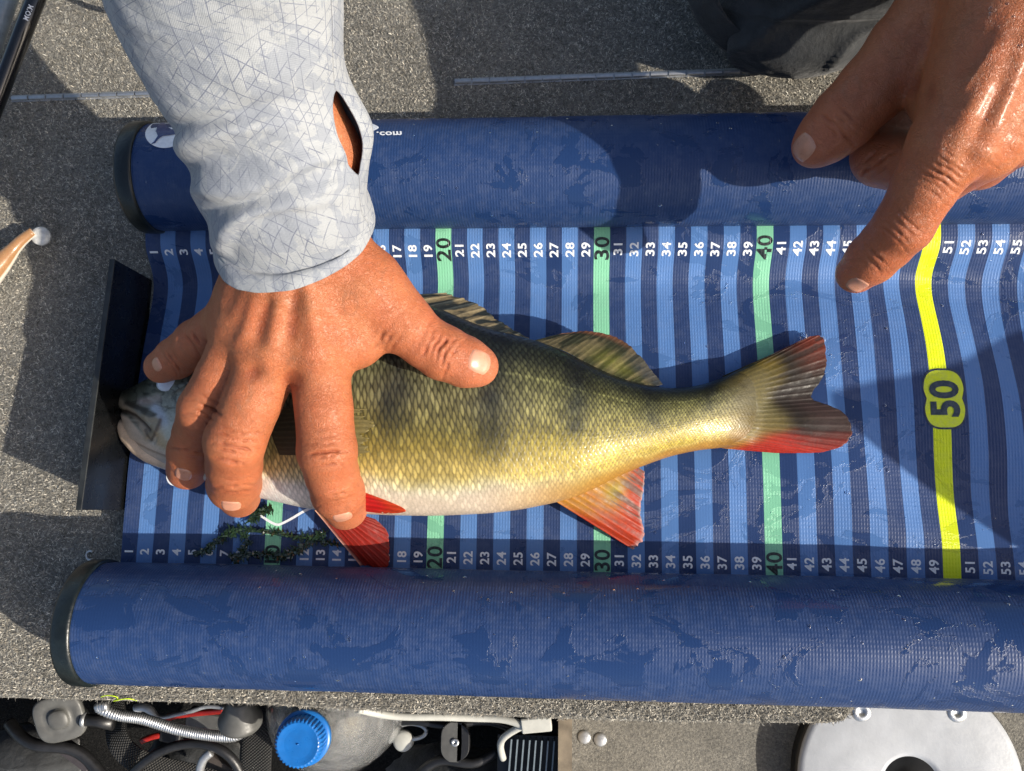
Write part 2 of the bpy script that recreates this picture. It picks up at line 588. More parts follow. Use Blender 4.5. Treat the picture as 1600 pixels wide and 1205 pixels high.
mk('bulkhead', *slab([(xp + 2.2, -6.4), (120, -5.2), (120, -3.8), (xp + 2.2, -4.8)], FZ + 0.01, -4.62), M['carpet'], smooth=False, kind='structure')
mk('locker_partition', *slab([(xp + 0.05, -60), (xp + 1.0, -60), (xp + 1.0, 14), (xp + 0.05, 14)], FZ + 0.03, -9.5, 0.3), M['ochre'], smooth=False, kind='structure')
lake = N('lake_water'); lv = lake.vec()
lake.set(base=(0.02, 0.05, 0.055), rough=0.08, nrm=lake.bump(lake.noise(lv, 0.04, 5), 0.05))
mk('lake', *slab([(-60000, -60000), (60000, -60000), (60000, 60000), (-60000, 60000)], -90, -60), lake.m, smooth=False, kind='structure')

# unseen hump added beyond the right edge to throw the mat's wedge of shade
th = np.linspace(0, np.pi, 25)
secs = []
for k, y in enumerate(np.linspace(-9.5, 10.5, 31)):
    t = y + 4.4
    top = 24.0 - (5.6 * (abs(t) / 3.9) ** 1.5 if t < 0 else 9.6 * (t / 9.6) ** 0.95)
    secs.append(np.array([(80 + 5 * math.cos(a), y, FZ + (top - FZ) * (math.sin(a) ** 0.5)) for a in th]))
side = np.concatenate(secs)
Fs = [tuple(f) for f in grid_faces(31, 25)] + [tuple(range(25)), tuple(range(30 * 25, 31 * 25))[::-1]]
mk('shade_blocker', side, Fs, M['black'], kind='structure')

# ------------------------------------------------------------------ carpet pile
def pile():
    n = 190000
    px = rng.uniform(-90, 1690, n * 3); py = rng.uniform(-40, 1150, n * 3)
    d = (R_ @ np.stack([(px - 800) / FPX, -(py - 602.5) / FPX, -np.ones_like(px)])).T
    p = C_ + d * ((DZ - C_[2]) / d[:, 2])[:, None]
    ex = np.array([e[0] for e in edge]); ey = np.array([e[1] for e in edge])
    yb = np.interp(p[:, 0], ex, ey, right=-3.0)
    yb = np.where(p[:, 0] > ex[-1], -3.0, yb)
    ok = (p[:, 1] > yb + 0.12) & ~((p[:, 0] > 1.2) & (p[:, 1] > -6.2) & (p[:, 1] < 24.5)) & ~((p[:, 0] > -1.2) & (p[:, 1] > -5.6) & (p[:, 1] < -2))
    p = p[ok][:n]
    n = len(p)
    z = np.full(n, DZ)
    a = rng.uniform(0, 2 * np.pi, n); L = rng.uniform(0.06, 0.26, n); w = rng.uniform(0.012, 0.026, n)
    up = rng.uniform(0.02, 0.13, n)
    d = np.stack([np.cos(a), np.sin(a)], 1); q = np.stack([-d[:, 1], d[:, 0]], 1)
    base = np.c_[p[:, :2], z]
    A = base + np.c_[q * w[:, None], np.zeros(n)]
    B = base - np.c_[q * w[:, None], np.zeros(n)]
    bend = rng.uniform(-0.5, 0.5, n)
    m2 = d * (L * 0.5)[:, None]
    Mid1 = base + np.c_[m2 + q * w[:, None], up]
    Mid2 = base + np.c_[m2 - q * w[:, None], up]
    e2 = d * L[:, None] + q * (bend * L)[:, None]
    T = base + np.c_[e2, up * rng.uniform(0.1, 1.2, n)]
    V = np.stack([A, B, Mid1, Mid2, T], 1).reshape(-1, 3)
    k = np.arange(n)[:, None] * 5
    F = np.concatenate([k + np.array([[0, 1, 3]]), k + np.array([[0, 3, 2]]), k + np.array([[2, 3, 4]])])
    tone = rng.choice([0.11, 0.18, 0.27, 0.38, 0.49, 0.60], n, p=[0.14, 0.20, 0.24, 0.22, 0.14, 0.06])
    clump = 1 + 0.8 * fbm(p[:, 0] * 3.6, p[:, 1] * 3.6, 1.0, 3)
    tone = tone * np.clip(clump, 0.4, 1.6)
    warm = rng.uniform(0.84, 1.0, n)
    c = np.stack([tone, tone * (0.5 + 0.5 * warm) * 0.97, tone * warm * 0.85], 1)
    mk('carpet_pile', V, F, M['pile'], smooth=False, col=np.repeat(c, 5, axis=0), kind='stuff')


pile()

# ------------------------------------------------------------------ measuring mat
mat_root = thing('measuring_mat', 'long blue measuring mat with numbered centimetre stripes between two padded rolls', 'measuring mat', (28, 9.5, DZ))
_ys = [-2.5, -1.2, 0.0, 3.0, 7.0, 9.5, 12.0, 14.0, 15.6, 17.0, 17.9, 18.6, 19.05, 19.8, 20.9]
_zs = [0.05, 0.0, 0.0, 0.0, -0.08, -0.20, -0.48, -0.85, -1.15, -1.28, -1.0, -0.45, -0.05, 0.25, 0.3]


def mat_z(x, y):
    x = np.asarray(x, float); y = np.asarray(y, float)
    x, y = np.broadcast_arrays(x, y)
    z = spline(_ys, _zs, y.ravel()).reshape(y.shape)
    z = z + 0.10 * fbm(x * 0.16, y * 0.22, 1.0, 3) + 0.035 * fbm(x * 0.7, y * 0.45, 2.0, 2)
    g = sm(38, 52, x) * sm(-1, 3, y) * (1 - sm(17.5, 19, y))
    z = z + g * 0.26 * np.sin(0.42 * x + 0.5 * y + 1.4 * fbm(x * 0.1, y * 0.15, 4.0, 2))
    return np.maximum(z, -1.52)


DARK = (0.022, 0.045, 0.128); LIGHT = (0.085, 0.19, 0.43); GREEN = (0.21, 0.53, 0.335); YEL = (0.70, 0.80, 0.008); ROLL = (0.016, 0.041, 0.125)
xs = np.arange(0.5, 60.51, 0.125); yb = np.r_[np.arange(-1.3, 20.45, 0.145), 20.48, 20.5, 20.7, 20.9]
X, Y = np.meshgrid(xs, yb, indexing='ij')
V = np.stack([X, Y, mat_z(X, Y)], -1).reshape(-1, 3)
F = grid_faces(len(xs), len(yb))
cx = (V[F[:, 0], 0] + V[F[:, 2], 0]) / 2; cy = (V[F[:, 0], 1] + V[F[:, 2], 1]) / 2
k = np.round(cx).astype(int)
fc = np.where((k % 2 == 0)[:, None], LIGHT, DARK)
fc = np.where((k % 10 == 0)[:, None], GREEN, fc); fc = np.where((k == 50)[:, None], YEL, fc)
fc = np.where(((cy > 20.48))[:, None], np.where(((k % 10 == 0) & (cy < 20.75))[:, None], np.array(fc) * 0.55, DARK), fc)
sheet = mk('mat_sheet', V, F[:, ::-1], M['vinyl'], mat_root, fcol=fc)


class Roll:
    def __init__(s, yc, r, xl):
        s.yc, s.r, s.xl, s.zc = yc, r, xl, DZ + r

    def lump(s, x, t):
        return s.r + 0.05 * fbm(x * 0.12, t * 1.3, s.yc, 3) + 0.012 * fbm(x * 0.8, t * 4, s.yc, 2)

    def hit(s, px, py):
        d = R_ @ np.array([(px - 800.0) / FPX, -(py - 602.5) / FPX, -1.0])
        o = C_ - np.array([0, s.yc, s.zc])
        a = d[1] ** 2 + d[2] ** 2; b = o[1] * d[1] + o[2] * d[2]; c = o[1] ** 2 + o[2] ** 2 - s.r ** 2
        t = (-b - math.sqrt(max(b * b - a * c, 0))) / a
        return C_ + t * d

    def lift(s, x, ang, e):
        r = s.lump(x, ang) + e
        return np.stack([x, s.yc + r * np.cos(ang), s.zc + r * np.sin(ang)], -1)

    def build(s, label):
        xs = np.linspace(s.xl + 0.6, 62, 330); th = np.linspace(0, 2 * np.pi, 97)[:-1]
        X, T = np.meshgrid(xs, th, indexing='ij')
        V = s.lift(X.ravel(), T.ravel(), 0.0)
        F = grid_faces(330, 96, close_v=True)
        o = mk('foam_roll', V, F[:, ::-1], M['vinyl'], mat_root, col=np.tile(ROLL, (len(V), 1)), label=label)
        r = s.r
        prof = [(0.0, -0.14), (r * 0.72, -0.14), (r * 0.78, 0.0), (r * 0.93, 0.0), (r + 0.09, 0.05), (r + 0.16, 0.18), (r + 0.17, 0.95), (r + 0.13, 1.10), (r + 0.02, 1.13)]
        prof = [(a, b) for a, b in prof]
        V, F = lathe(prof, 72, (s.xl, s.yc, s.zc), (1, 0, 0))
        c = mk('end_cap', V, F, M['cap'], o)
        return o


roll_low = Roll(-4.0, 3.45, P(80, 975, 5.25)[0]); roll_up = Roll(23.45, 3.32, P(176, 258, 5.0)[0])
o_low = roll_low.build('lower padded roll of the mat, nearest the open locker')
o_up = roll_up.build('upper padded roll of the mat with a white round logo')


def fill2d(poly, cuts=3, holes=()):
    bm = bmesh.new()
    loops = []
    for pl in (poly, *holes):
        vs = [bm.verts.new((x, y, 0)) for x, y in pl]
        loops += [bm.edges.new((vs[i], vs[(i + 1) % len(vs)])) for i in range(len(vs))]
    bmesh.ops.triangle_fill(bm, edges=loops, use_beauty=True)
    if cuts: bmesh.ops.subdivide_edges(bm, edges=bm.edges[:], cuts=cuts, use_grid_fill=True)
    bm.verts.index_update()
    V = np.array([v.co[:2] for v in bm.verts]); F = [tuple(v.index for v in f.verts) for f in bm.faces]
    # keep every face turned up
    out = []
    for f in F:
        a, b, c = V[f[0]], V[f[1]], V[f[2]]
        out.append(f if (b[0] - a[0]) * (c[1] - a[1]) - (b[1] - a[1]) * (c[0] - a[0]) > 0 else f[::-1])
    bm.free()
    return V, out


def text2d(s, size, bold=0.02, shear=0.0, aspect=1.0):
    cu = bpy.data.curves.new('lettering', 'FONT')
    cu.body = s; cu.size = size; cu.offset = bold * size; cu.shear = shear; cu.resolution_u = 4; cu.space_character = 1.06
    ob = bpy.data.objects.new('lettering', cu); COL.objects.link(ob)
    dg = bpy.context.evaluated_depsgraph_get()
    me = bpy.data.meshes.new_from_object(ob.evaluated_get(dg))
    V = np.array([v.co[:2] for v in me.vertices]); F = [tuple(p.vertices) for p in me.polygons]
    bpy.data.objects.remove(ob); bpy.data.curves.remove(cu); bpy.data.meshes.remove(me)
    V = V - (V.min(0) + V.max(0)) / 2
    V[:, 0] *= aspect
    return V, F


_cache = {}


def number(n, y):
    big = n % 10 == 0
    key = n
    if key not in _cache: _cache[key] = text2d(str(n), 1.26 if big else 0.75, 0.018 if big else 0.024, 0, 1.02)
    V2, F = _cache[key]
    x = n - V2[:, 1]; yy = y + V2[:, 0]
    V = np.stack([x, yy, mat_z(x, yy) + 0.022], -1)
    c = (0.004, 0.008, 0.006) if big else (0.80, 0.83, 0.86)
    mk('printed_number', V, F, M['ink'], mat_root, smooth=False, col=np.tile(c, (len(V), 1)))


for n in range(1, 58):
    if n == 50: continue
    number(n, 19.1 + (0.08 if n % 10 == 0 else 0)); number(n, 0.0)

# the yellow badge with its big 50
bc = P(1475, 623, -0.1)
ang = np.linspace(0, 2 * np.pi, 97)[:-1]
hw, hl, rr = 1.12, 1.62, 1.12
pts = []
for a in ang:
    sx, sy = math.cos(a), math.sin(a)
    x = 1.13 * np.sign(sx) * abs(sx) ** 0.62; y = 1.72 * np.sign(sy) * abs(sy) ** 0.62
    x *= 1 - 0.13 * math.exp(-(y / 0.35) ** 2)
    pts.append((x, y))
V2, F = fill2d(pts, 4)
x = bc[0] + V2[:, 0]; y = bc[1] + V2[:, 1]
mk('printed_badge', np.stack([x, y, mat_z(x, y) + 0.02], -1), F, M['ink'], mat_root, col=np.tile(YEL, (len(x), 1)))
out2 = np.array(pts) * 1.07
V2, F = fill2d([tuple(p) for p in out2], 1, [[tuple(p) for p in pts[::-1]]])
x = bc[0] + V2[:, 0]; y = bc[1] + V2[:, 1]
mk('printed_badge_edge', np.stack([x, y, mat_z(x, y) + 0.018], -1), F, M['ink'], mat_root, col=np.tile((0.02, 0.03, 0.05), (len(x), 1)))
V2, F = text2d('50', 2.15, 0.035, 0, 1.0)
x = bc[0] - V2[:, 1]; y = bc[1] + V2[:, 0]
mk('printed_number', np.stack([x, y, mat_z(x, y) + 0.05], -1), F, M['ink'], mat_root, smooth=False, col=np.tile((0.02, 0.035, 0.05), (len(x), 1)))


def stroke(name, pxs, w, e=0.02, z=0.0, closed=False):
    p = smooth_path([P(a, b, z) for a, b in pxs], 10 * len(pxs)) if len(pxs) > 2 else np.linspace(P(*pxs[0], z), P(*pxs[1], z), 10)
    t = np.gradient(p[:, :2], axis=0); t /= np.linalg.norm(t, axis=1, keepdims=True); q = np.stack([-t[:, 1], t[:, 0]], 1)
    A = p[:, :2] + q * w / 2; B = p[:, :2] - q * w / 2
    V = np.stack([A, B], 1).reshape(-1, 2)
    V = np.c_[V, mat_z(V[:, 0], V[:, 1]) + e]
    mk(name, V, [tuple(f) for f in grid_faces(len(p), 2)[:, ::-1]], M['ink'], mat_root, col=np.tile((0.78, 0.80, 0.84), (len(V), 1)))


stroke('printed_outline', [(262, 715), (262, 735), (263, 750), (270, 757), (282, 755), (300, 742), (318, 738)], 0.15)
stroke('printed_outline', [(392, 795), (412, 809), (427, 818), (434, 820), (441, 818), (460, 808), (484, 795), (510, 790)], 0.15)


def on_roll(roll, V2px, e):
    out = []
    for a, b in V2px:
        h = roll.hit(a, b); ang = math.atan2(h[2] - roll.zc, h[1] - roll.yc)
        out.append(roll.lift(np.array([h[0]]), np.array([ang]), e)[0])
    return np.array(out)


circ = [(257 + 30 * math.cos(a), 210 - 21.5 * math.sin(a)) for a in np.linspace(0, 2 * np.pi, 49)[:-1]]
V2, F = fill2d(circ, 3)
mk('printed_logo', on_roll(roll_up, V2, 0.02), [f[::-1] for f in F], M['ink'], o_up, col=np.tile((0.80, 0.82, 0.85), (len(V2), 1)))
ray = [(236, 226), (241, 222), (247, 213), (244, 206), (246, 198), (251, 192), (256, 191), (261, 198), (268, 203), (278, 203), (287, 198), (291, 196), (288, 205), (279, 210), (266, 212), (255, 213), (249, 217), (243, 224)]
V2, F = fill2d(ray, 2)
mk('printed_ray_emblem', on_roll(roll_up, V2, 0.045), [f[::-1] for f in F], M['ink'], o_up, col=np.tile((0.012, 0.03, 0.14), (len(V2), 1)))
V2, F = text2d('.com', 0.62, 0.03, 0.18, 1.2)
h0 = roll_up.hit(608, 209)
a0 = math.atan2(h0[2] - roll_up.zc, h0[1] - roll_up.yc)
mk('printed_lettering', roll_up.lift(h0[0] + V2[:, 0], a0 + V2[:, 1] / roll_up.r, 0.025), F, M['ink'], o_up, smooth=False, col=np.tile((0.80, 0.82, 0.85), (len(V2), 1)))
blob = [(575 + 17 * math.cos(a), 200 - 8 * math.sin(a) + 2 * math.sin(2 * a)) for a in np.linspace(0, 2 * np.pi, 33)[:-1]]
V2, F = fill2d(blob, 1)
mk('printed_lettering', on_roll(roll_up, V2, 0.02), [f[::-1] for f in F], M['ink'], o_up, col=np.tile((0.80, 0.82, 0.85), (len(V2), 1)))

# stitches along the upper seam
parts = []
for x in np.arange(0.9, 58, 1.02):
    a = np.array([x, 20.53, float(mat_z(x, 20.53)) + 0.03]); b = np.array([x + 0.62, 20.55, float(mat_z(x + 0.62, 20.55)) + 0.03])
    parts.append(tube([a, (a + b) / 2 + [0, 0, 0.03], b], 0.035, 6))
mk('stitching', *join(parts), M['grey_plastic'], mat_root, kind='stuff')

# upright stop board at the zero end
V, F = box((0.2, 10.05, 1.55), (0.30, 15.1, 5.7), bev=0.05)
lean = lambda V: np.c_[V[:, 0] - 0.0, V[:, 1], V[:, 2] - 1.15 * sm(3.0, 17.6, V[:, 1]) * (V[:, 2] > 2)]
V = lean(V)
bo = mk('stop_board', V, F, M['board'], mat_root, smooth=False)
V, F = box((0.2, 10.05, 4.44), (0.34, 15.14, 0.10), bev=0.03)
V = np.c_[V[:, :2], V[:, 2] - 1.15 * sm(3.0, 17.6, V[:, 1])]
mk('board_rim', V, F, M['board_rim'], bo, smooth=False)
# ------------------------------------------------------------------ the fish
FB = -0.35                                  # height of its underside


def tail_root(u):
    st = np.array([0.0, 0.25, 0.5, 0.75, 1.0])
    c = np.array([(0.06, 0.046, 0.012), (0.10, 0.080, 0.026), (0.125, 0.105, 0.042), (0.19, 0.135, 0.035), (0.34, 0.14, 0.025)])
    return np.stack([np.interp(u, st, c[:, k]) for k in range(3)], -1)


def build_fish():
    # top edge px, bottom edge px, thickness cm
    st = [(184, 634, 184, 640, 0.7), (190, 618, 196, 655, 1.5), (203, 608, 210, 690, 2.3), (222, 600, 232, 711, 3.1), (248, 586, 262, 726, 3.9), (292, 560, 300, 741, 4.8),
          (345, 533, 352, 764, 5.6), (405, 508, 420, 781, 6.2), (475, 488, 490, 796, 6.6), (555, 474, 565, 803, 6.8), (635, 472, 650, 806, 6.7),
          (700, 490, 735, 804, 6.5), (770, 517, 800, 798, 6.1), (838, 534, 850, 789, 5.5), (900, 560, 905, 774, 4.9), (960, 588, 960, 748, 4.2),
          (1030, 606, 1022, 722, 3.5), (1090, 603, 1080, 706, 2.9), (1138, 586, 1128, 700, 2.2), (1176, 571, 1162, 698, 1.5), (1204, 574, 1190, 697, 0.75), (1228, 592, 1214, 682, 0.25)]
    T = []; B = []; H = []
    for tx, ty, bx, by, h in st:
        z = FB + h / 2
        T.append(P(tx, ty, z)); B.append(P(bx, by, z)); H.append(h)
    T = np.array(T); B = np.array(B); H = np.array(H)
    mid = (T + B) / 2
    d = np.r_[0, np.cumsum(np.linalg.norm(np.diff(mid[:, :2], axis=0), axis=1))]
    NU = 1060
    u = np.linspace(0, d[-1], NU)
    # denser rings at the snout
    u = d[-1] * (0.35 * (u / d[-1]) ** 1.6 + 0.65 * (u / d[-1]))
    Tn = spline(d, T, u); Bn = spline(d, B, u); Hn = np.maximum(spline(d, H, u), 0.3)
    th = np.r_[np.linspace(-0.16, np.pi + 0.16, 350), np.linspace(np.pi + 0.16, 2 * np.pi - 0.16, 44)[1:-1]]   # 0 = dorsal edge, pi/2 = side facing up, pi = belly
    NV = len(th)
    ct, s_ = np.cos(th), np.sin(th)
    cy = np.sign(ct) * np.abs(ct) ** 0.92; cz = np.sign(s_) * np.abs(s_) ** 0.86
    M_ = (Tn + Bn) / 2; D = (Tn - Bn) / 2
    V = M_[:, None, :] + D[:, None, :] * cy[None, :, None]
    V[:, :, 2] = FB + Hn[:, None] / 2 + Hn[:, None] / 2 * cz[None, :]
    depth = np.linalg.norm(D, axis=1) * 2
    # scale lattice
    pitch = 0.365 * (np.maximum(depth, 2.0) / 12.3) ** 0.55
    a = np.r_[0, np.cumsum(np.diff(u) / ((pitch[1:] + pitch[:-1]) / 2))]
    bfrac = (th / np.pi)
    tf = np.linspace(0, 2 * np.pi, 4000); ds = np.sqrt(np.sin(tf) ** 2 + (0.55 * np.cos(tf)) ** 2)
    arc = np.interp(np.mod(th, 2 * np.pi), tf, np.cumsum(ds)); arc = np.where(th < 0, 0, arc) / np.interp(np.pi, tf, np.cumsum(ds))
    A = np.repeat(a[:, None], NV, 1); Bq = np.repeat((arc * 41)[None, :], NU, 0)
    wob = 0.34 * fbm(A * 0.35, Bq * 0.35, 3.0, 3)
    A = A + wob + 1.8 * ((bfrac - 0.5) ** 2)[None, :]; Bq = Bq + 0.40 * fbm(A * 0.3, Bq * 0.3, 9.0, 3)
    best = np.full(A.shape, 1e9); hh = np.zeros(A.shape); ee = np.zeros(A.shape); rid = np.zeros(A.shape); leaf = np.zeros(A.shape)
    j0 = np.floor(Bq).astype(int)
    for dj in (-1, 0, 1, 2):
        j = j0 + dj
        off = 0.5 * (j & 1)
        i0 = np.floor(A - off).astype(int)
        for di in (-1, 0, 1):
            i = i0 + di
            ci = i + off
            dx = (A - ci) / 0.98; dy = (Bq - j) / 1.12
            q = dx * dx + dy * dy + 0.25 * np.maximum(dx, 0) * np.abs(dy)
            m = (q < 1) & (ci < best)
            best = np.where(m, ci, best)
            hh = np.where(m, 0.5 + 0.5 * dx, hh); ee = np.where(m, 1 - np.sqrt(np.clip(q, 0, 1)), ee)
            leaf = np.where(m, 1 - sm(0.35, 1.15, (np.abs(dx - 0.58) / 0.30) ** 1.6 + (np.abs(dy) / 0.92) ** 1.3), leaf)
            rid = np.where(m, (np.abs(np.sin(i * 12.9898 + j * 78.233) * 43758.5453)) % 1.0, rid)
    pxg = 800 + 0 * A
    q = (V - C_) @ R_
    pxg = 800 + FPX * q[..., 0] / -q[..., 2]; pyg = 602.5 - FPX * q[..., 1] / -q[..., 2]
    # scales fade out on the head, where the skin is smooth
    sc = sm(300, 430, pxg) * (1 - 0.8 * sm(1145, 1200, pxg))
    topside = sm(-0.1, 0.12, s_)[None, :]
    belly = sm(0.84, 0.95, (1 - cy) / 2)[None, :] * np.ones_like(A)
    amp = 0.050 * sc * topside * (pitch / 0.365)[:, None] * (1 - 0.45 * belly)
    # normals
    du = np.gradient(V, axis=0); dv = np.gradient(V, axis=1)
    n = np.cross(dv, du); n /= np.linalg.norm(n, axis=2, keepdims=True) + 1e-9
    n[(n[:, NV // 4, 2] < 0)] *= -1
    if n[NU // 2, 175, 2] < 0: n = -n
    head = (1 - sm(330, 420, pxg)) * topside
    relief = np.zeros_like(A)

    def seg(pts, w, amp_):
        r = np.zeros_like(A)
        for (x1, y1), (x2, y2) in zip(pts[:-1], pts[1:]):
            dx, dy = x2 - x1, y2 - y1; L = dx * dx + dy * dy
            t = np.clip(((pxg - x1) * dx + (pyg - y1) * dy) / L, 0, 1)
            dd = (pxg - x1 - t * dx) ** 2 + (pyg - y1 - t * dy) ** 2
            r = np.maximum(r, np.exp(-dd / (w * w)))
        return amp_ * r
    mouth = [(176, 641), (196, 643), (210, 649), (222, 660), (232, 672)]
    mx = seg(mouth, 4.5, 1.0)
    relief -= mx * 0.17
    relief += seg([(200, 632), (216, 645), (234, 660), (247, 674)], 6.5, 0.10)          # upper jaw plate
    relief += seg([(232, 650), (250, 655), (246, 672)], 7, 0.08)
    relief -= seg([(254, 652), (252, 668), (240, 692), (232, 686)], 2.6, 0.08)
    relief -= seg([(206, 690), (232, 704), (262, 716), (300, 726)], 2.5, 0.09)
    relief -= seg([(222, 628), (245, 634), (262, 640)], 3, 0.07)
    relief += seg([(232, 622), (246, 628)], 5, 0.10)
    relief -= seg([(262, 612), (290, 600), (310, 606)], 2.5, 0.06)
    relief -= seg([(240, 604), (262, 616), (282, 606)], 4, 0.06)                        # eye socket
    relief += 0.007 * fbm(pxg / 7.0, pyg / 7.0, 1.0, 3)
    relief *= head
    V = V + n * (amp * (hh - 0.5) + relief + 0.02 * fbm(A * 0.12, Bq * 0.12, 2.0, 3))[..., None]
    # -------- pigment
    w = ((1 - cy) / 2)[None, :] * np.ones_like(A)
    w = np.where((s_ < 0)[None, :], np.where(w > 0.5, 1.0, 0.0), w)
    wj = w + 0.045 * fbm(A * 0.18, Bq * 0.25, 5.0, 4)
    stops = np.array([0.0, 0.07, 0.16, 0.28, 0.42, 0.58, 0.72, 0.81, 0.87, 1.0])
    front = np.array([(0.010, 0.014, 0.012), (0.016, 0.020, 0.014), (0.036, 0.038, 0.024), (0.095, 0.092, 0.052), (0.150, 0.138, 0.082), (0.21, 0.180, 0.090), (0.33, 0.265, 0.12), (0.52, 0.42, 0.23), (0.72, 0.65, 0.54), (0.78, 0.72, 0.66)])
    rear = np.array([(0.010, 0.015, 0.010), (0.018, 0.023, 0.012), (0.045, 0.048, 0.022), (0.115, 0.110, 0.045), (0.19, 0.17, 0.068), (0.30, 0.25, 0.085), (0.46, 0.37, 0.10), (0.56, 0.44, 0.12), (0.60, 0.46, 0.17), (0.66, 0.36, 0.09)])
    kf = sm(720, 950, pxg)[..., None]
    cf = np.stack([np.interp(wj, stops, front[:, c]) for c in range(3)], -1)
    cr = np.stack([np.interp(wj, stops, rear[:, c]) for c in range(3)], -1)
    col = cf * (1 - kf) + cr * kf
    bar = np.zeros_like(A)
    wx = pxg + 20 * fbm(pxg / 70, pyg / 60, 2.0, 3) + (pyg - 620) * 0.10
    for bx, bw, lo, st_ in ((470, 30, 0.70, .8), (612, 27, 0.70, 1.0), (772, 27, 0.78, .9), (906, 27, 0.68, .95), (1018, 19, 0.60, .7), (1112, 16, 0.55, .6)):
        bar = np.maximum(bar, st_ * np.exp(-((wx - bx) / bw) ** 2) * (1 - sm(lo - 0.16, lo + 0.05, wj)))
    bar *= 0.92 + 0.35 * fbm(A * 0.5, Bq * 0.5, 8.0, 3)
    col = col * (1 - np.clip(bar, 0, 1)[..., None] * np.array([0.84, 0.81, 0.66]))
    net = sm(0.02, 0.30, ee)
    tip = sm(0.55, 0.95, hh)
    k = 0.16 + 0.24 * net + 1.02 * leaf
    k = k * (0.62 + 0.70 * rid) * (1 + 0.30 * fbm(A * 1.7, Bq * 1.7, 4.0, 2)) * (0.9 + 0.18 * tip)
    soft = sm(0.50, 0.75, wj) * 0.38
    k = k * (1 - soft) + 0.82 * soft
    belly_soft = 0.65 * belly
    k = k * (1 - belly_soft) + belly_soft
    k = 1 + (k - 1) * sc
    col = col * k[..., None]
    latl = np.exp(-((wj - 0.30 - 0.05 * np.sin(pxg / 240.0)) / 0.008) ** 2) * sc * (rid > 0.25)
    col = col * (1 + 0.9 * latl[..., None])
    col = col * (1 - 0.45 * (1 - sm(0.10, 0.36, wj)))[..., None]
    gold = (sm(0.5, 0.72, wj) * (1 - sm(0.82, 0.9, wj)))[..., None]
    col = col * (1 + gold * np.array([0.04, 0.0, -0.30]))
    fl = 0.4 * (rid > 0.85) * net * sc * sm(0.3, 0.6, wj)
    col = col + fl[..., None] * np.array([0.10, 0.10, 0.06])
    # head: grey green with dark vermiculation, pale jaw
    hw = (1 - sm(300, 430, pxg))[..., None]
    th_ = (pyg - (613 - 0.586 * (pxg - 200))) / 135.0 + 0.05 * fbm(pxg / 12, pyg / 12, 2.0, 3)
    hst = np.array([0.0, 0.18, 0.36, 0.55, 0.75, 0.92])
    hc = np.array([(0.055, 0.053, 0.032), (0.13, 0.125, 0.085), (0.25, 0.25, 0.205), (0.36, 0.355, 0.30), (0.52, 0.46, 0.37), (0.72, 0.62, 0.49)])
    head_c = np.stack([np.interp(th_, hst, hc[:, c]) for c in range(3)], -1)
    verm = fbm(pxg / 13 + 1.5 * fbm(pxg / 20, pyg / 20, 1.0, 2), pyg / 9, 6.0, 3)
    head_c = head_c * (1 - 0.70 * (np.exp(-(verm / 0.11) ** 2) * (1 - sm(0.38, 0.60, th_))))[..., None]
    dots = fbm(pxg / 3.0, pyg / 3.0, 4.0, 2)
    head_c = head_c * (1 + 0.45 * np.clip(dots, -0.6, 0.9) * sm(225, 260, pxg))[..., None]

    def paint(c, pts, w, rgb, k=1.0):
        m_ = np.clip(seg(pts, w, 1.35), 0, 1)[..., None] * k
        return c * (1 - m_) + np.array(rgb) * m_
    cream = sm(-3, 4, pyg - np.interp(pxg, [180, 200, 220, 236, 260, 300], [643, 652, 676, 694, 707, 722]))[..., None]
    head_c = head_c * (1 - cream) + cream * np.array([0.66, 0.53, 0.40]) * (1 + 0.25 * fbm(pxg / 18, pyg / 10, 1.0, 3))[..., None]
    head_c = paint(head_c, [(222, 628), (234, 627), (246, 622)], 6, (0.36, 0.28, 0.24), 0.8)
    head_c = paint(head_c, [(242, 638), (252, 650), (258, 664)], 7, (0.44, 0.47, 0.55), 0.8)
    head_c = paint(head_c, [(248, 676), (252, 690), (262, 696)], 9, (0.52, 0.33, 0.14), 0.7)
    head_c = paint(head_c, [(262, 672), (276, 690)], 10, (0.60, 0.58, 0.46), 0.6)
    head_c = paint(head_c, [(188, 629), (204, 641), (219, 657), (231, 680)], 6, (0.38, 0.30, 0.205))
    head_c = paint(head_c, [(228, 652), (244, 658), (240, 672), (233, 684)], 6.5, (0.33, 0.255, 0.165))
    head_c = paint(head_c, [(200, 630), (214, 636), (230, 643), (240, 648)], 3.6, (0.045, 0.035, 0.024), 0.9)
    head_c = paint(head_c, [(224, 644), (236, 650), (244, 648)], 2.4, (0.05, 0.04, 0.03), 0.7)
    head_c = paint(head_c, [(251, 656), (247, 672), (235, 689), (226, 672)], 1.8, (0.14, 0.10, 0.065), 0.8)
    head_c = paint(head_c, mouth, 2.8, (0.07, 0.05, 0.035), 0.9)
    head_c = paint(head_c, [(206, 690), (232, 704), (262, 716), (300, 726)], 1.8, (0.34, 0.24, 0.17), 0.7)
    col = col * (1 - hw) + head_c * hw
    # peduncle and tail root warm up
    tr = sm(1105, 1170, pxg + 10 * fbm(pxg / 12, pyg / 12, 3.0, 3))[..., None]
    tc = tail_root(wj)
    col = col * (1 - tr) + tr * tc * (0.72 + 0.35 * fbm(pxg / 14, pyg / 3.0, 6.0, 2))[..., None]
    flank = (sm(0.1, 0.3, wj) * (1 - sm(0.60, 0.80, wj)) * sm(430, 520, pxg) * (1 - sm(1090, 1150, pxg)))[..., None]
    col = col * (1 - flank * np.array([0.10, 0.08, 0.24]))
    low = (sm(0.45, 0.65, wj) * (1 - sm(0.86, 0.94, wj) * (1 - kf[..., 0])) * sm(430, 520, pxg))[..., None]
    col = col * (1 - low * np.array([0.22, 0.24, 0.42]))
    wb = (sm(0.86, 0.94, wj) * sm(430, 520, pxg))[..., None]
    col = col * (1 - wb * np.array([0.22, 0.30, 0.40]))
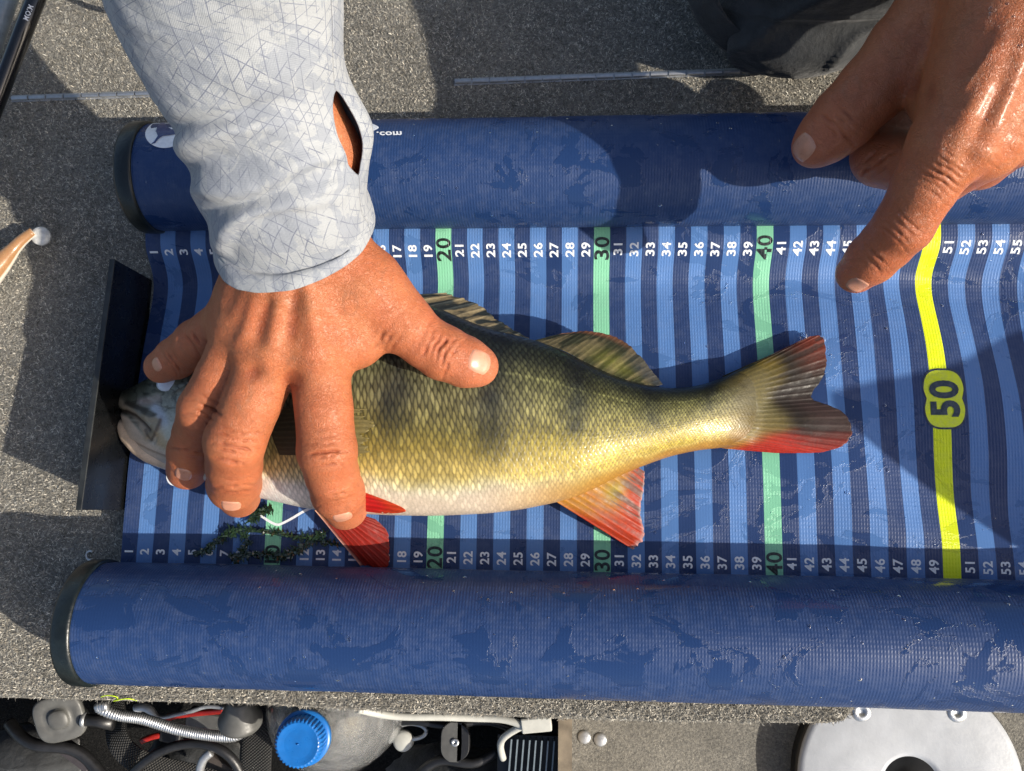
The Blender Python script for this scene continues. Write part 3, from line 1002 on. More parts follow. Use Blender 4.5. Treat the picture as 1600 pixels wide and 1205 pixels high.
    col = np.clip(col * 0.95, 0.003, 0.8)
    F = grid_faces(NU, NV, close_v=True)
    Vf = V.reshape(-1, 3); cf_ = col.reshape(-1, 3)
    # lower jaw joins the same skin as one more lobe
    J = smooth_path([P(186, 657, 1.05), P(200, 676, 1.15), P(222, 697, 1.35), P(255, 714, 1.55), P(300, 732, 1.7)], 60)
    jr = np.interp(np.linspace(0, 1, 60), [0, .06, .2, .5, 1.0], [0.12, 0.38, 0.60, 0.72, 0.62])
    jv, jf = tube(J, jr, 40)
    jv = jv.copy()
    jv += 0.03 * np.stack([fbm(jv[:, 0] * 2, jv[:, 1] * 2, k, 3) for k in (1., 2., 3.)], -1)
    tj = np.repeat(np.linspace(0, 1, 60), 40)
    jc = np.array([0.80, 0.60, 0.43]) * (0.85 + 0.3 * fbm(jv[:, 0] * 1.6, jv[:, 1] * 1.6, 3.0, 3))[:, None]
    jc = jc * (0.75 + 0.25 * sm(0, 0.3, tj))[:, None]
    quads = np.array([f for f in jf if len(f) == 4])
    Vall = np.concatenate([Vf, jv]); Fall = np.concatenate([F, quads + len(Vf)])
    call = np.concatenate([cf_, jc])
    o = mk('fish', Vall, Fall, M['fish'], col=call)
    low = V[::10, ::8].reshape(-1, 3)
    fl_ = grid_faces(len(V[::10]), V[::10, ::8].shape[1])
    bvh = BVHTree.FromPolygons([tuple(v) for v in low], [tuple(map(int, f)) for f in fl_])
    return o, bvh


fish, fish_bvh = build_fish()
tag(fish, 'large striped perch with golden scales and red fins lying on the measuring mat', 'fish')


def fish_top(p):
    h = fish_bvh.ray_cast(Vector((p[0], p[1], 30)), Vector((0, 0, -1)))
    return h[0].z if h[0] is not None else -5.0


def fin(name, base, tip, nray, colf, zb, zt, on_body=False, amp=0.024, nu=200, nv=46, jag=0.10, hug=False, thick=0.04, label=None, curl=0.0):
    nb = np.linspace(0, 1, nu)

    def path(pxs, z):
        z = np.broadcast_to(np.asarray(z, float), (len(pxs),))
        p = np.array([P(a, b, c) for (a, b), c in zip(pxs, z)])
        return smooth_path(p, nu) if len(p) > 2 else p[0] + (p[1] - p[0]) * nb[:, None]
    b = path(base, zb); t = path(tip, zt)
    v = np.linspace(0, 1, nv)
    j = jag * (fbm(nb * nray * 0.9, 0.5, 1.0, 3) - 0.35 * np.abs(np.sin(np.pi * nb * nray)) ** 8 * (0.5 + fbm(nb * nray * 0.6, 3.0, 1.0, 1)))
    jj = 1 + j[:, None] * sm(0.55, 1.0, v)[None, :] * 0.5
    G = b[:, None] + (t - b)[:, None] * (v[None, :] * jj)[..., None]
    ray = np.abs(np.sin(np.pi * (nb * nray + 0.25 * fbm(nb * 6, 1.0, 2.0, 2))))[:, None] * np.ones(nv)
    fork = np.abs(np.sin(2 * np.pi * (nb * nray)))[:, None] * sm(0.5, 0.9, v)[None, :]
    hgt = amp * (1 - ray ** 0.7) + 0.35 * amp * (1 - fork) * sm(0.5, 0.9, v)
    und = 0.10 * fbm(nb[:, None] * 5, v[None, :] * 2.2, 7.0, 3)
    dome = curl * np.sin(np.pi * v)[None, :] * np.ones((nu, 1))
    G[..., 2] += hgt + und * sm(0.0, 0.4, v) + dome
    if hug:
        for i in range(nu):
            for k in range(nv):
                if v[k] < 0.4:
                    G[i, k, 2] = max(G[i, k, 2], fish_top(G[i, k]) + 0.03)
        for _ in range(40):
            zz = G[..., 2].copy(); zz[:, 1:-1] = (zz[:, :-2] + zz[:, 2:] + 2 * zz[:, 1:-1]) / 4
            w_ = (v < 0.55) & (v > 0.03); G[:, w_, 2] = zz[:, w_]
        G[..., 2] -= 0.12 * (1 - sm(0.0, 0.12, v))[None, :]
    if on_body:
        for i in range(nu):
            for k in range(nv):
                G[i, k, 2] = max(fish_top(G[i, k]), -0.2) + 0.025 + hgt[i, k] * (1 if k < nv - 1 else 0)
    low = G.copy(); low[..., 2] -= thick * (1 - 0.7 * sm(0.3, 1, v))[None, :]
    V = np.concatenate([G.reshape(-1, 3), low.reshape(-1, 3)])
    F = grid_faces(nu, nv); k = nu * nv
    rim = np.r_[np.arange(nv), np.arange(1, nu) * nv + nv - 1, (nu - 1) * nv + np.arange(nv - 2, -1, -1), np.arange(nu - 2, 0, -1) * nv]
    r2 = np.roll(rim, -1)
    sides = np.stack([rim, r2, r2 + k, rim + k], -1)
    Fa = np.concatenate([F, F[:, ::-1] + k, sides])
    nn = np.cross(G[1, 0] - G[0, 0], G[0, 1] - G[0, 0])
    if nn[2] > 0: Fa = Fa
    else: Fa = Fa[:, ::-1]
    c = colf(nb[:, None] * np.ones(nv), np.ones((nu, 1)) * v[None, :], ray)
    c = np.clip(c * (0.78 + 0.32 * (1 - ray) + 0.12 * fbm(nb[:, None] * nray * 2.0, v[None, :] * 3, 3.0, 3))[..., None], 0.003, 0.9)
    c = c.reshape(-1, 3)
    return mk(name, V, Fa, M['fin'], fish, col=np.concatenate([c, c]), label=label)


def lerp3(a, b, t):
    return np.array(a) * (1 - t[..., None]) + np.array(b) * t[..., None]


def c_anal(u, v, ray):
    c = lerp3((0.36, 0.15, 0.012), (0.34, 0.026, 0.005), sm(0.10, 0.55, v + 0.25 * fbm(u * 9, v * 2, 1.0, 3)))
    g = np.exp(-((v - 0.42) / 0.20) ** 2) * np.exp(-((u - 0.55) / 0.26) ** 2)
    c = c * (1 - g[..., None] * 0.85) + np.array([0.27, 0.22, 0.018]) * g[..., None] * 0.85
    dark = sm(-0.05, 0.12, fbm(u * 26, v * 1.6, 4.0, 2)) * sm(0.3, 0.55, v) * (u > 0.2)
    c = c * (1 - 0.75 * dark[..., None]) + np.array([0.075, 0.052, 0.042]) * 0.75 * dark[..., None]
    e = sm(0.94, 1.0, v)
    c = c * (1 - 0.5 * e[..., None]) + np.array([0.5, 0.42, 0.42]) * 0.5 * e[..., None]
    return c


def c_pelvic(u, v, ray):
    c = lerp3((0.42, 0.18, 0.045), (0.25, 0.013, 0.007), sm(0.02, 0.32, v + 0.1 * fbm(u * 8, v * 2, 1.0, 2)))
    g = sm(0.55, 1.0, u) * sm(0.3, 0.7, v) * 0.45 * (0.6 + 0.6 * fbm(u * 20, v * 2, 2.0, 2))
    c = c * (1 - g[..., None]) + np.array([0.16, 0.06, 0.05]) * g[..., None]
    e = np.exp(-(u / 0.05) ** 2) * 0.6
    return c * (1 - e[..., None]) + np.array([0.72, 0.45, 0.36]) * e[..., None]


def c_red(u, v, ray):
    return lerp3((0.40, 0.008, 0.007), (0.46, 0.045, 0.010), sm(0.5, 1.0, v))


def c_dorsal(u, v, ray):
    s = fbm(u * 22, v * 2.0, 2.0, 3)
    c = lerp3((0.022, 0.024, 0.014), (0.10, 0.083, 0.045), sm(-0.15, 0.3, s))
    g = np.exp(-((v - 0.35) / 0.25) ** 2) * np.exp(-((u - 0.62) / 0.22) ** 2)
    c = c + g[..., None] * np.array([0.07, 0.07, 0.004])
    e = sm(0.80, 1.0, v) * (1 - sm(0.3, 0.75, u))
    c = c * (1 - 0.75 * e[..., None]) + np.array([0.22, 0.075, 0.04]) * 0.75 * e[..., None]
    bl = sm(0.55, 0.9, u) * sm(0.35, 0.8, v) * 0.5
    return c * (1 - bl[..., None]) + np.array([0.045, 0.055, 0.075]) * bl[..., None]


def c_spiny(u, v, ray):
    s = fbm(u * 18, v * 2.0, 5.0, 3)
    return lerp3((0.025, 0.03, 0.03), (0.24, 0.19, 0.11), sm(-0.1, 0.25, s) * (1 - 0.5 * sm(0.5, 1, u)))


def c_tail(u, v, ray):
    c = lerp3((0.10, 0.075, 0.022), (0.019, 0.012, 0.007), sm(0.16, 0.55, v + 0.12 * fbm(u * 14, v * 2, 6.0, 2)))
    c = c * (0.75 + 0.5 * fbm(u * 30, v * 3.0, 9.0, 3))[..., None]
    up = (1 - sm(0.12, 0.34, u)) * sm(0.55, 0.95, v)
    c = c * (1 - 0.75 * up[..., None]) + np.array([0.17, 0.026, 0.014]) * 0.75 * up[..., None]
    ye = (1 - sm(0.15, 0.4, u)) * (1 - sm(0.3, 0.6, v))
    c = c * (1 - 0.7 * ye[..., None]) + np.array([0.19, 0.13, 0.012]) * 0.7 * ye[..., None]
    rt = (1 - sm(0.22, 0.52, v + 0.08 * fbm(u * 20, v * 2, 2.0, 2)))[..., None]
    c = c * (1 - rt) + tail_root(u) * rt
    rd = sm(0.60, 0.80, u + 0.08 * fbm(u * 8, v * 3, 1.0, 2)) * sm(0.10, 0.40, v)
    c = c * (1 - 0.92 * rd[..., None]) + np.array([0.40, 0.020, 0.010]) * 0.92 * rd[..., None]
    dk = (fbm(u * 24, v * 2.5, 3.0, 3) > 0.0) * sm(0.2, 0.5, v) * (1 - rd) * 0.6
    c = c * (1 - dk[..., None]) + np.array([0.022, 0.016, 0.014]) * dk[..., None]
    mid = np.exp(-((u - 0.55) / 0.12) ** 2) * sm(0.5, 0.8, v) * 0.35
    return c * (1 - mid[..., None]) + np.array([0.10, 0.055, 0.055]) * mid[..., None]


fin('anal_fin', [(862, 780), (888, 770), (925, 750), (960, 730), (985, 722)], [(986, 857), (1002, 850), (1004, 820), (1002, 790), (1006, 760), (1007, 737)], 12, c_anal, [2.5, 2.4, 2.2, 2.0, 1.8], [0.35, .35, .4, .5, .7, 1.0], label='orange and red banded fin')
fin('pelvic_fin', [(491, 797), (510, 800), (535, 803), (562, 804)], [(561, 882), (585, 887), (604, 885), (609, 855), (607, 836), (586, 811)], 11, c_pelvic, 1.5, [0.32, 0.32, .32, .4, .5, 1.1], label='dark red fin under the forefinger')
fin('pelvic_fin', [(556, 764), (557, 780), (560, 797)], [(588, 772), (642, 799), (606, 803)], 5, c_red, 3.2, [3.0, 2.6, 2.6], on_body=True, amp=0.03, nu=70, nv=40, jag=0.02, label='bright red fin folded flat on the belly')
fin('dorsal_fin', [(834, 532), (880, 548), (930, 575), (975, 596), (1008, 606)], [(878, 521), (925, 518), (962, 527), (995, 550), (1018, 578), (1036, 601)], 20, c_dorsal, [3.0, 2.9, 2.6, 2.3, 2.1], [2.2, 1.7, 1.5, 1.3, 1.3, 1.5], label='soft rear fin with a rusty edge')
fin('dorsal_fin', [(622, 462), (650, 474), (700, 496), (760, 520), (806, 534)], [(690, 458), (712, 462), (746, 477), (788, 505), (826, 529)], 9, c_spiny, [3.2, 3.2, 3.2, 3.1, 3.0], [2.4, 2.3, 2.3, 2.6, 2.9], jag=0.35, amp=0.06, label='folded spiny front fin')
fin('caudal_fin', [(1128, 588), (1146, 592), (1166, 610), (1172, 635), (1166, 662), (1146, 684), (1122, 700)], [(1235, 541), (1284, 528), (1292, 560), (1284, 592), (1268, 622), (1300, 634), (1326, 655), (1333, 676), (1315, 697), (1262, 708), (1210, 708)], 26, c_tail, [0.6, .75, .8, .8, .75, .7, .6], [0.15, -0.15, -0.2, -0.2, -.1, -.05, .1, .1, .15, .25, .3], nu=260, nv=80, jag=0.07, hug=True, label='forked tail fin with a red lower lobe')
fin('pectoral_fin', [(432, 640), (428, 665), (432, 690), (440, 712)], [(566, 642), (582, 662), (584, 690), (570, 714)], 10, lambda u, v, r: lerp3(lerp3((0.075, 0.058, 0.03), (0.19, 0.135, 0.035), sm(0.25, 0.75, v + 0.12 * fbm(u * 12, v * 2, 3.0, 2))), (0.17, 0.14, 0.055), np.maximum(sm(0.72, 0.95, v), np.maximum(1 - sm(0.0, 0.2, u), sm(0.8, 1.0, u)) * sm(0.3, 0.6, v))), 5.5, 5.5, on_body=True, amp=0.012, nu=110, nv=60, jag=0.45, thick=0.02, label='olive side fin under the fingers')
# eye
ec = P(272, 598, 3.5); ec[2] = fish_top(ec)
V, F = lathe([(0.02, 0.30), (0.3, 0.27), (0.6, 0.17), (0.78, 0.03), (0.80, -0.15)], 40, (0, 0, 0), (0.05, 0.1, 1))
V[:, 1] *= 0.72
V = V @ np.array([[0.9, 0.42, 0], [-0.42, 0.9, 0], [0, 0, 1]]) + ec
mk('eye', V, F, M['eye'], fish, label='cloudy pale eye under the little finger')
# ------------------------------------------------------------------ the person's two hands
def surface_nets(f, lo, h):
    nx, ny, nz = f.shape
    s = f < 0
    c = np.zeros((nx - 1, ny - 1, nz - 1), np.int8)
    for dx in (0, 1):
        for dy in (0, 1):
            for dz in (0, 1):
                c += s[dx:nx - 1 + dx, dy:ny - 1 + dy, dz:nz - 1 + dz]
    act = (c > 0) & (c < 8)
    idx = np.full(act.shape, -1, np.int64)
    ii = np.argwhere(act)
    idx[act] = np.arange(len(ii))
    acc = np.zeros((len(ii), 3)); cnt = np.zeros(len(ii))
    cor = [(0, 0, 0), (1, 0, 0), (0, 1, 0), (1, 1, 0), (0, 0, 1), (1, 0, 1), (0, 1, 1), (1, 1, 1)]
    for a, b in ((0, 1), (2, 3), (4, 5), (6, 7), (0, 2), (1, 3), (4, 6), (5, 7), (0, 4), (1, 5), (2, 6), (3, 7)):
        ca, cb = np.array(cor[a]), np.array(cor[b])
        fa = f[tuple((ii + ca).T)]; fb = f[tuple((ii + cb).T)]
        m = (fa < 0) != (fb < 0)
        t = np.where(m, fa / np.where(m, fa - fb, 1), 0)
        acc[m] += (ca + t[:, None] * (cb - ca))[m]; cnt[m] += 1
    V = lo + h * (ii + acc / cnt[:, None])
    Fs = []
    for ax in range(3):
        sl0 = [slice(None)] * 3; sl1 = [slice(None)] * 3
        sl0[ax] = slice(0, f.shape[ax] - 1); sl1[ax] = slice(1, f.shape[ax])
        a0 = s[tuple(sl0)]; a1 = s[tuple(sl1)]
        e = np.argwhere(a0 != a1)
        o1, o2 = [(1, 2), (2, 0), (0, 1)][ax]
        ok = (e[:, o1] > 0) & (e[:, o2] > 0) & (e[:, o1] < f.shape[o1] - 1) & (e[:, o2] < f.shape[o2] - 1)
        e = e[ok]
        d1 = np.zeros(3, int); d1[o1] = 1; d2 = np.zeros(3, int); d2[o2] = 1
        q = np.stack([idx[tuple((e - d1 - d2).T)], idx[tuple((e - d2).T)], idx[tuple(e.T)], idx[tuple((e - d1).T)]], 1)
        inside = s[tuple(e.T)]
        q = np.where(inside[:, None], q, q[:, ::-1])
        Fs.append(q)
    return V, np.concatenate(Fs)


def node(a):
    p = P(a[0], a[1], a[2]); return p, rcm(a[3], p)


def smin(a, b, k):
    h = np.clip(0.5 + 0.5 * (b - a) / k, 0, 1)
    return b + (a - b) * h - k * h * (1 - h)


def build_flesh(fingers, palm, h=0.128, kp=0.8, kf=0.55, extra=()):
    """round-cone flesh: fingers is a list of joint lists, palm a list of joint pairs"""
    allp = [node(n) for ch in list(fingers) + list(palm) for n in ch]
    lo = np.min([p - r for p, r in allp], 0) - 0.5; hi = np.max([p + r for p, r in allp], 0) + 0.5
    n = np.ceil((hi - lo) / h).astype(int) + 1
    X = (lo[0] + h * np.arange(n[0], dtype=np.float32)).astype(np.float32)[:, None, None]
    Y = (lo[1] + h * np.arange(n[1], dtype=np.float32)).astype(np.float32)[None, :, None]
    Z = (lo[2] + h * np.arange(n[2], dtype=np.float32)).astype(np.float32)[None, None, :]

    def cone(a, b):
        (pa, ra), (pb, rb) = node(a), node(b)
        d = pb - pa; L = float(d @ d) + 1e-9
        x, y, z = X - np.float32(pa[0]), Y - np.float32(pa[1]), Z - np.float32(pa[2])
        t = (x * np.float32(d[0]) + y * np.float32(d[1]) + z * np.float32(d[2])) / np.float32(L)
        t = np.clip(t, 0, 1)
        dist = (x - t * np.float32(d[0])) ** 2 + (y - t * np.float32(d[1])) ** 2 + (z - t * np.float32(d[2])) ** 2
        return np.sqrt(dist) - np.float32(ra) - t * np.float32(rb - ra)
    D = None
    for ch in palm:
        for a, b in zip(ch[:-1], ch[1:]):
            g = cone(a, b); D = g if D is None else smin(D, g, kp)
    res = D
    for ch in fingers:
        f = None
        for a, b in zip(ch[:-1], ch[1:]):
            g = cone(a, b); f = g if f is None else smin(f, g, 0.22)
        res = smin(res, smin(D, f, kf), 0.07)
    V, F = surface_nets(res, lo, h)
    V = taubin(V, F, 6)
    return V, F


def taubin(V, F, it):
    e = np.concatenate([F[:, [0, 1]], F[:, [1, 2]], F[:, [2, 3]], F[:, [3, 0]]])
    e = np.concatenate([e, e[:, ::-1]])
    n = len(V); deg = np.bincount(e[:, 0], minlength=n)
    for k in range(it):
        for lam in (0.5, -0.52):
            A = np.stack([np.bincount(e[:, 0], V[e[:, 1], c], n) for c in range(3)], 1) / deg[:, None]
            V = V + lam * (A - V)
    return V


def vnormals(V, F):
    n = np.cross(V[F[:, 2]] - V[F[:, 0]], V[F[:, 3]] - V[F[:, 1]])
    N_ = np.stack([np.bincount(F.ravel(), np.repeat(n[:, c], 4), len(V)) for c in range(3)], 1)
    return N_ / (np.linalg.norm(N_, axis=1, keepdims=True) + 1e-12)


def subdivide(V, F):
    """one smooth subdivision of an all-quad mesh (plain midpoints followed by smoothing)"""
    n = len(V)
    e = np.sort(np.concatenate([F[:, [0, 1]], F[:, [1, 2]], F[:, [2, 3]], F[:, [3, 0]]]), axis=1)
    key = e[:, 0] * n + e[:, 1]
    uq, inv = np.unique(key, return_inverse=True)
    em = (V[uq // n] + V[uq % n]) / 2
    fm = V[F].mean(1)
    m = len(F); i = inv.reshape(4, m)
    ei = n + i; fi = n + len(uq) + np.arange(m)
    V2 = np.concatenate([V, em, fm])
    F2 = np.concatenate([np.stack([F[:, 0], ei[0], fi, ei[3]], 1), np.stack([F[:, 1], ei[1], fi, ei[0]], 1),
                         np.stack([F[:, 2], ei[2], fi, ei[1]], 1), np.stack([F[:, 3], ei[3], fi, ei[2]], 1)])
    return taubin(V2, F2, 3), F2


def to_px(V):
    q = (V - C_) @ R_
    return 800 + FPX * q[:, 0] / -q[:, 2], 602.5 - FPX * q[:, 1] / -q[:, 2]


def wrinkle(V, Nn, creases, tend, bumps):
    """creases: (centre px, z, along px, half width px, [(offset px, depth cm, sigma px, bow)]); every feature sits at one joint of the flesh"""
    px, py = to_px(V)
    d = np.zeros(len(V))
    up = sm(-0.15, 0.35, Nn @ (R_[:, 2]))
    for (cx, cy, z, ax, ay, hw, rows) in creases:
        L = math.hypot(ax, ay); ax, ay = ax / L, ay / L
        c = P(cx, cy, z)
        near = np.exp(-(np.linalg.norm(V - c, axis=1) / 3.2) ** 4)
        s = (px - cx) * ax + (py - cy) * ay; t = -(px - cx) * ay + (py - cy) * ax
        jit = 2.6 * vnoise(t / 24.0, cx * 0.37, cy) + 0.8 * vnoise(t / 9.0, cx, cy)
        for k_, (o, dep, sig, bow) in enumerate(rows):
            cen = 6 * vnoise(o * 0.7, cx, 3.0); wid = hw * (0.62 + 0.3 * vnoise(o, cx * 0.1, 1.0))
            win = np.exp(-((t - cen) / wid) ** 4)
            dep = dep * (2.1 if abs(o) < 4 else 1.5)
            own = jit + 1.6 * vnoise(t / 17.0, o * 1.3, cx)
            d -= up * near * win * dep * (0.75 + 0.55 * vnoise(t / 8.0, o, cx)) * np.exp(-((s - o - bow * (t / hw) ** 2 - own) / (sig * 0.85)) ** 2)
        # the soft pad of folded skin between the creases
        d += up * near * 0.035 * np.exp(-(s / 16.0) ** 2) * np.exp(-(t / (0.7 * hw)) ** 2)
    for (x1, y1, z1, x2, y2, z2, w, a) in tend:
        dx, dy = x2 - x1, y2 - y1; L = dx * dx + dy * dy
        t = ((px - x1) * dx + (py - y1) * dy) / L
        tc = np.clip(t, 0, 1)
        off = 5 * vnoise(tc * 4, x1, y1)
        dd = np.hypot(px - x1 - tc * dx, py - y1 - tc * dy) + off * 0.3
        near = np.exp(-(np.abs(V[:, 2] - (z1 + (z2 - z1) * tc)) / 3.5) ** 4)
        d += 1.6 * up * near * a * np.exp(-(dd / w) ** 2) * sm(-0.02, 0.25, t) * (1 - sm(0.8, 1.05, t))
    for (cx, cy, z, w, a) in bumps:
        near = np.exp(-(np.abs(V[:, 2] - z) / 3.5) ** 4)
        d += 1.5 * up * near * a * np.exp(-(((px - cx) ** 2 + (py - cy) ** 2) / (w * w)))
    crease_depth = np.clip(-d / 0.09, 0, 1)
    d += 0.022 * fbm(V[:, 0] * 0.9, V[:, 1] * 0.9, V[:, 2] * 0.9, 3)
    d += up * 0.010 * fbm(V[:, 0] * 3.2, V[:, 1] * 3.2, V[:, 2] * 3.2, 3)
    return V + Nn * d[:, None], crease_depth


# ---- right hand, pressing the fish (thumb towards the tail)
A_f = [
    [(496, 560, 9.5, 51), (506, 636, 9.3, 44), (511, 704, 8.8, 46), (519, 742, 7.6, 41), (528, 770, 6.2, 41), (540, 794, 3.9, 34)],
    [(424, 555, 9.8, 51), (394, 628, 9.6, 45), (367, 690, 9.0, 47), (366, 728, 7.3, 42), (366, 756, 5.2, 41), (374, 777, 2.5, 32)],
    [(376, 535, 9.4, 45), (346, 590, 9.1, 39), (319, 640, 8.4, 40), (308, 678, 6.2, 36), (300, 706, 4.3, 37), (293, 733, 2.9, 32)],
    [(368, 500, 8.8, 46), (336, 520, 8.3, 38), (308, 536, 7.6, 36), (290, 549, 6.9, 32), (275, 560, 6.2, 32), (252, 573, 5.2, 26)],
    [(575, 450, 9.8, 58), (632, 507, 8.9, 47), (664, 534, 8.4, 41), (692, 551, 8.0, 43), (728, 566, 7.5, 40), (746, 572, 7.2, 33)],
]
A_p = [
    [(416, 400, 11.0, 54), (372, 500, 9.4, 46)],
    [(432, 395, 11.2, 56), (388, 520, 9.9, 47)],
    [(455, 392, 11.5, 60), (428, 545, 10.2, 50)],
    [(490, 385, 11.4, 58), (492, 548, 10.0, 52)],
    [(515, 388, 11.0, 58), (565, 450, 9.9, 58), (612, 492, 9.0, 46)],
    [(500, 480, 10.0, 55), (545, 530, 9.2, 46)],
    [(545, 470, 9.6, 52), (560, 525, 8.9, 42)],
    [(400, 470, 9.2, 52), (470, 520, 9.2, 55)],
    [(422, 405, 11.1, 52), (425, 262, 13.6, 54), (365, 0, 19.2, 80), (300, -300, 25.5, 110)],
    [(508, 392, 11.2, 58), (512, 236, 14.2, 46), (385, 0, 19.2, 78)],
]
A_cr = [
    (510, 704, 8.7, 0.12, 1, 44, [(-22, .045, 3.5, -8), (-12, .05, 3, -6), (0, .085, 3.2, 4), (9, .06, 3, 6), (20, .05, 3.5, 8), (-34, .03, 3, -8)]),
    (529, 772, 6.0, 0.25, 1, 40, [(0, .045, 3, 4), (8, .03, 2.5, 5), (-8, .03, 2.5, -3)]),
    (366, 690, 8.9, -0.25, 1, 46, [(-16, .05, 3.2, -8), (-5, .06, 2.6, -5), (6, .09, 3.2, 6), (15, .07, 3, 10), (30, .05, 4, 12)]),
    (366, 757, 6.0, 0.05, 1, 40, [(0, .05, 3, 5), (9, .04, 2.6, 5), (-9, .03, 2.5, -3)]),
    (320, 636, 8.3, -0.5, 1, 40, [(-14, .05, 3.2, -7), (-2, .08, 3.2, 3), (9, .06, 3, 7), (20, .045, 3.2, 8)]),
    (300, 704, 5.8, -0.25, 1, 36, [(0, .05, 3, 5), (8, .035, 2.5, 5)]),
    (310, 534, 7.6, -1, 0.7, 34, [(-12, .05, 3, -5), (-2, .06, 2.8, 2), (8, .05, 2.8, 6)]),
    (274, 560, 6.3, -1, 0.7, 30, [(-5, .045, 2.6, -3), (3, .05, 2.6, 2), (10, .035, 2.4, 4)]),
    (692, 548, 8.2, 1, 0.62, 42, [(-24, .05, 3.5, -6), (-13, .07, 3, -5), (-3, .10, 3.4, 0), (8, .09, 3.4, 3), (17, .05, 3, 5), (-36, .03, 3, -6)]),
    (604, 525, 9.0, 0.8, 0.6, 30, [(-6, .06, 4, 0), (6, .05, 4, 3), (18, .03, 4, 3)]),
]
A_t = [
    (470, 410, 11.5, 497, 555, 10.0, 13, .10), (438, 415, 11.6, 424, 560, 10.2, 14, .13), (412, 420, 11.4, 378, 545, 9.7, 13, .12), (392, 430, 11.2, 362, 508, 9.2, 12, .08),
    (470, 440, 11.4, 450, 540, 10.2, 14, -.08), (428, 450, 11.3, 398, 545, 10, 12, -.10),
    (400, 455, 10.6, 455, 480, 10.8, 7, .05), (455, 480, 10.8, 520, 505, 10.4, 7, .05),
]
A_b = [(495, 560, 10, 34, .12), (422, 562, 10.2, 30, .14), (374, 545, 9.8, 26, .14), (352, 508, 9, 22, .10), (458, 590, 9.5, 20, -.12), (398, 580, 9.6, 15, -.14)]

# ---- left hand, pointing at the scale
B_f = [
    [(1480, 230, 17.2, 60), (1445, 292, 16.0, 49), (1412, 352, 14.5, 45), (1386, 381, 13.3, 41), (1362, 405, 12.3, 39), (1338, 427, 11.4, 31)],
    [(1412, 88, 14.6, 60), (1362, 140, 13.8, 53), (1318, 186, 13.1, 50), (1300, 204, 12.7, 45), (1284, 218, 12.4, 41), (1271, 229, 12.1, 33)],
    [(1535, 225, 16.4, 58), (1470, 270, 13.8, 48), (1378, 245, 11.2, 46), (1415, 190, 10.4, 42), (1450, 160, 10.4, 36)],
    [(1580, 205, 15.6, 54), (1530, 250, 12.6, 45), (1450, 250, 9.8, 42), (1490, 190, 9.0, 36)],
    [(1625, 175, 14.8, 50), (1590, 215, 11.8, 40), (1525, 215, 9.6, 36), (1555, 160, 8.8, 32)],
]
B_p = [
    [(1600, -40, 18.8, 105), (1490, 222, 17.0, 62)],
    [(1625, -40, 18.8, 100), (1535, 212, 16.6, 62)],
    [(1660, -40, 18.4, 95), (1580, 200, 15.8, 58)],
    [(1690, -30, 17.8, 85), (1622, 175, 15.0, 52)],
    [(1545, -40, 16.6, 105), (1425, 72, 14.8, 62)],
    [(1462, 100, 14.8, 62), (1490, 170, 15.4, 58)],
    [(1600, -40, 18.8, 105), (1720, -330, 22.0, 120), (1800, -600, 26.0, 150)],
    [(1690, -30, 17.8, 85), (1790, -320, 21.0, 110)],
]
B_cr = [
    (1474, 272, 16.8, -0.6, 1, 46, [(-30, .03, 3, -5), (-20, .04, 3, -4), (-9, .055, 3, 0), (2, .065, 3, 2), (13, .05, 3, 3), (24, .04, 3, 4), (36, .03, 3, 5)]),
    (1412, 356, 14.6, -0.75, 0.8, 42, [(-12, .05, 3, -4), (0, .085, 3.4, 3), (11, .05, 3, 5), (22, .03, 3, 5)]),
    (1364, 402, 12.5, -0.8, 0.7, 36, [(-4, .05, 3, -3), (6, .04, 2.8, 4)]),
    (1312, 192, 13.2, -0.7, 0.74, 46, [(-18, .045, 3, -6), (-5, .06, 3, -3), (8, .055, 3, 5), (18, .03, 3, 6)]),
    (1368, 258, 11.2, 0.6, 0.8, 40, [(-14, .05, 3, -3), (0, .07, 3, 2), (12, .05, 3, 4)]),
    (1545, 250, 16.4, -0.5, 1, 30, [(-8, .03, 3, 0), (4, .03, 3, 2)]),
]
B_t = [(1590, 20, 19.5, 1490, 225, 17.2, 18, .10), (1625, 20, 19.5, 1540, 225, 16.6, 16, .13), (1512, 240, 16.8, 1575, 120, 18, 13, -.10), (1560, 60, 19, 1500, 150, 17.5, 8, .05)]
B_b = [(1485, 240, 17.2, 36, .10), (1538, 232, 16.6, 26, .22), (1584, 215, 15.8, 22, .16), (1512, 245, 16.6, 15, -.14), (1440, 140, 15.4, 22, -.12)]


DROP_B = 3.4
B_f = [[(a, b, max(z - DROP_B, 6.6), r) for a, b, z, r in ch] for ch in B_f]
B_p = [[(a, b, z - DROP_B, r) for a, b, z, r in ch] for ch in B_p]
B_cr = [(a, b, z - DROP_B, *q) for a, b, z, *q in B_cr]
B_t = [(a, b, z - DROP_B, c, d, e - DROP_B, w, h) for a, b, z, c, d, e, w, h in B_t]
B_b = [(a, b, z - DROP_B, w, h) for a, b, z, w, h in B_b]


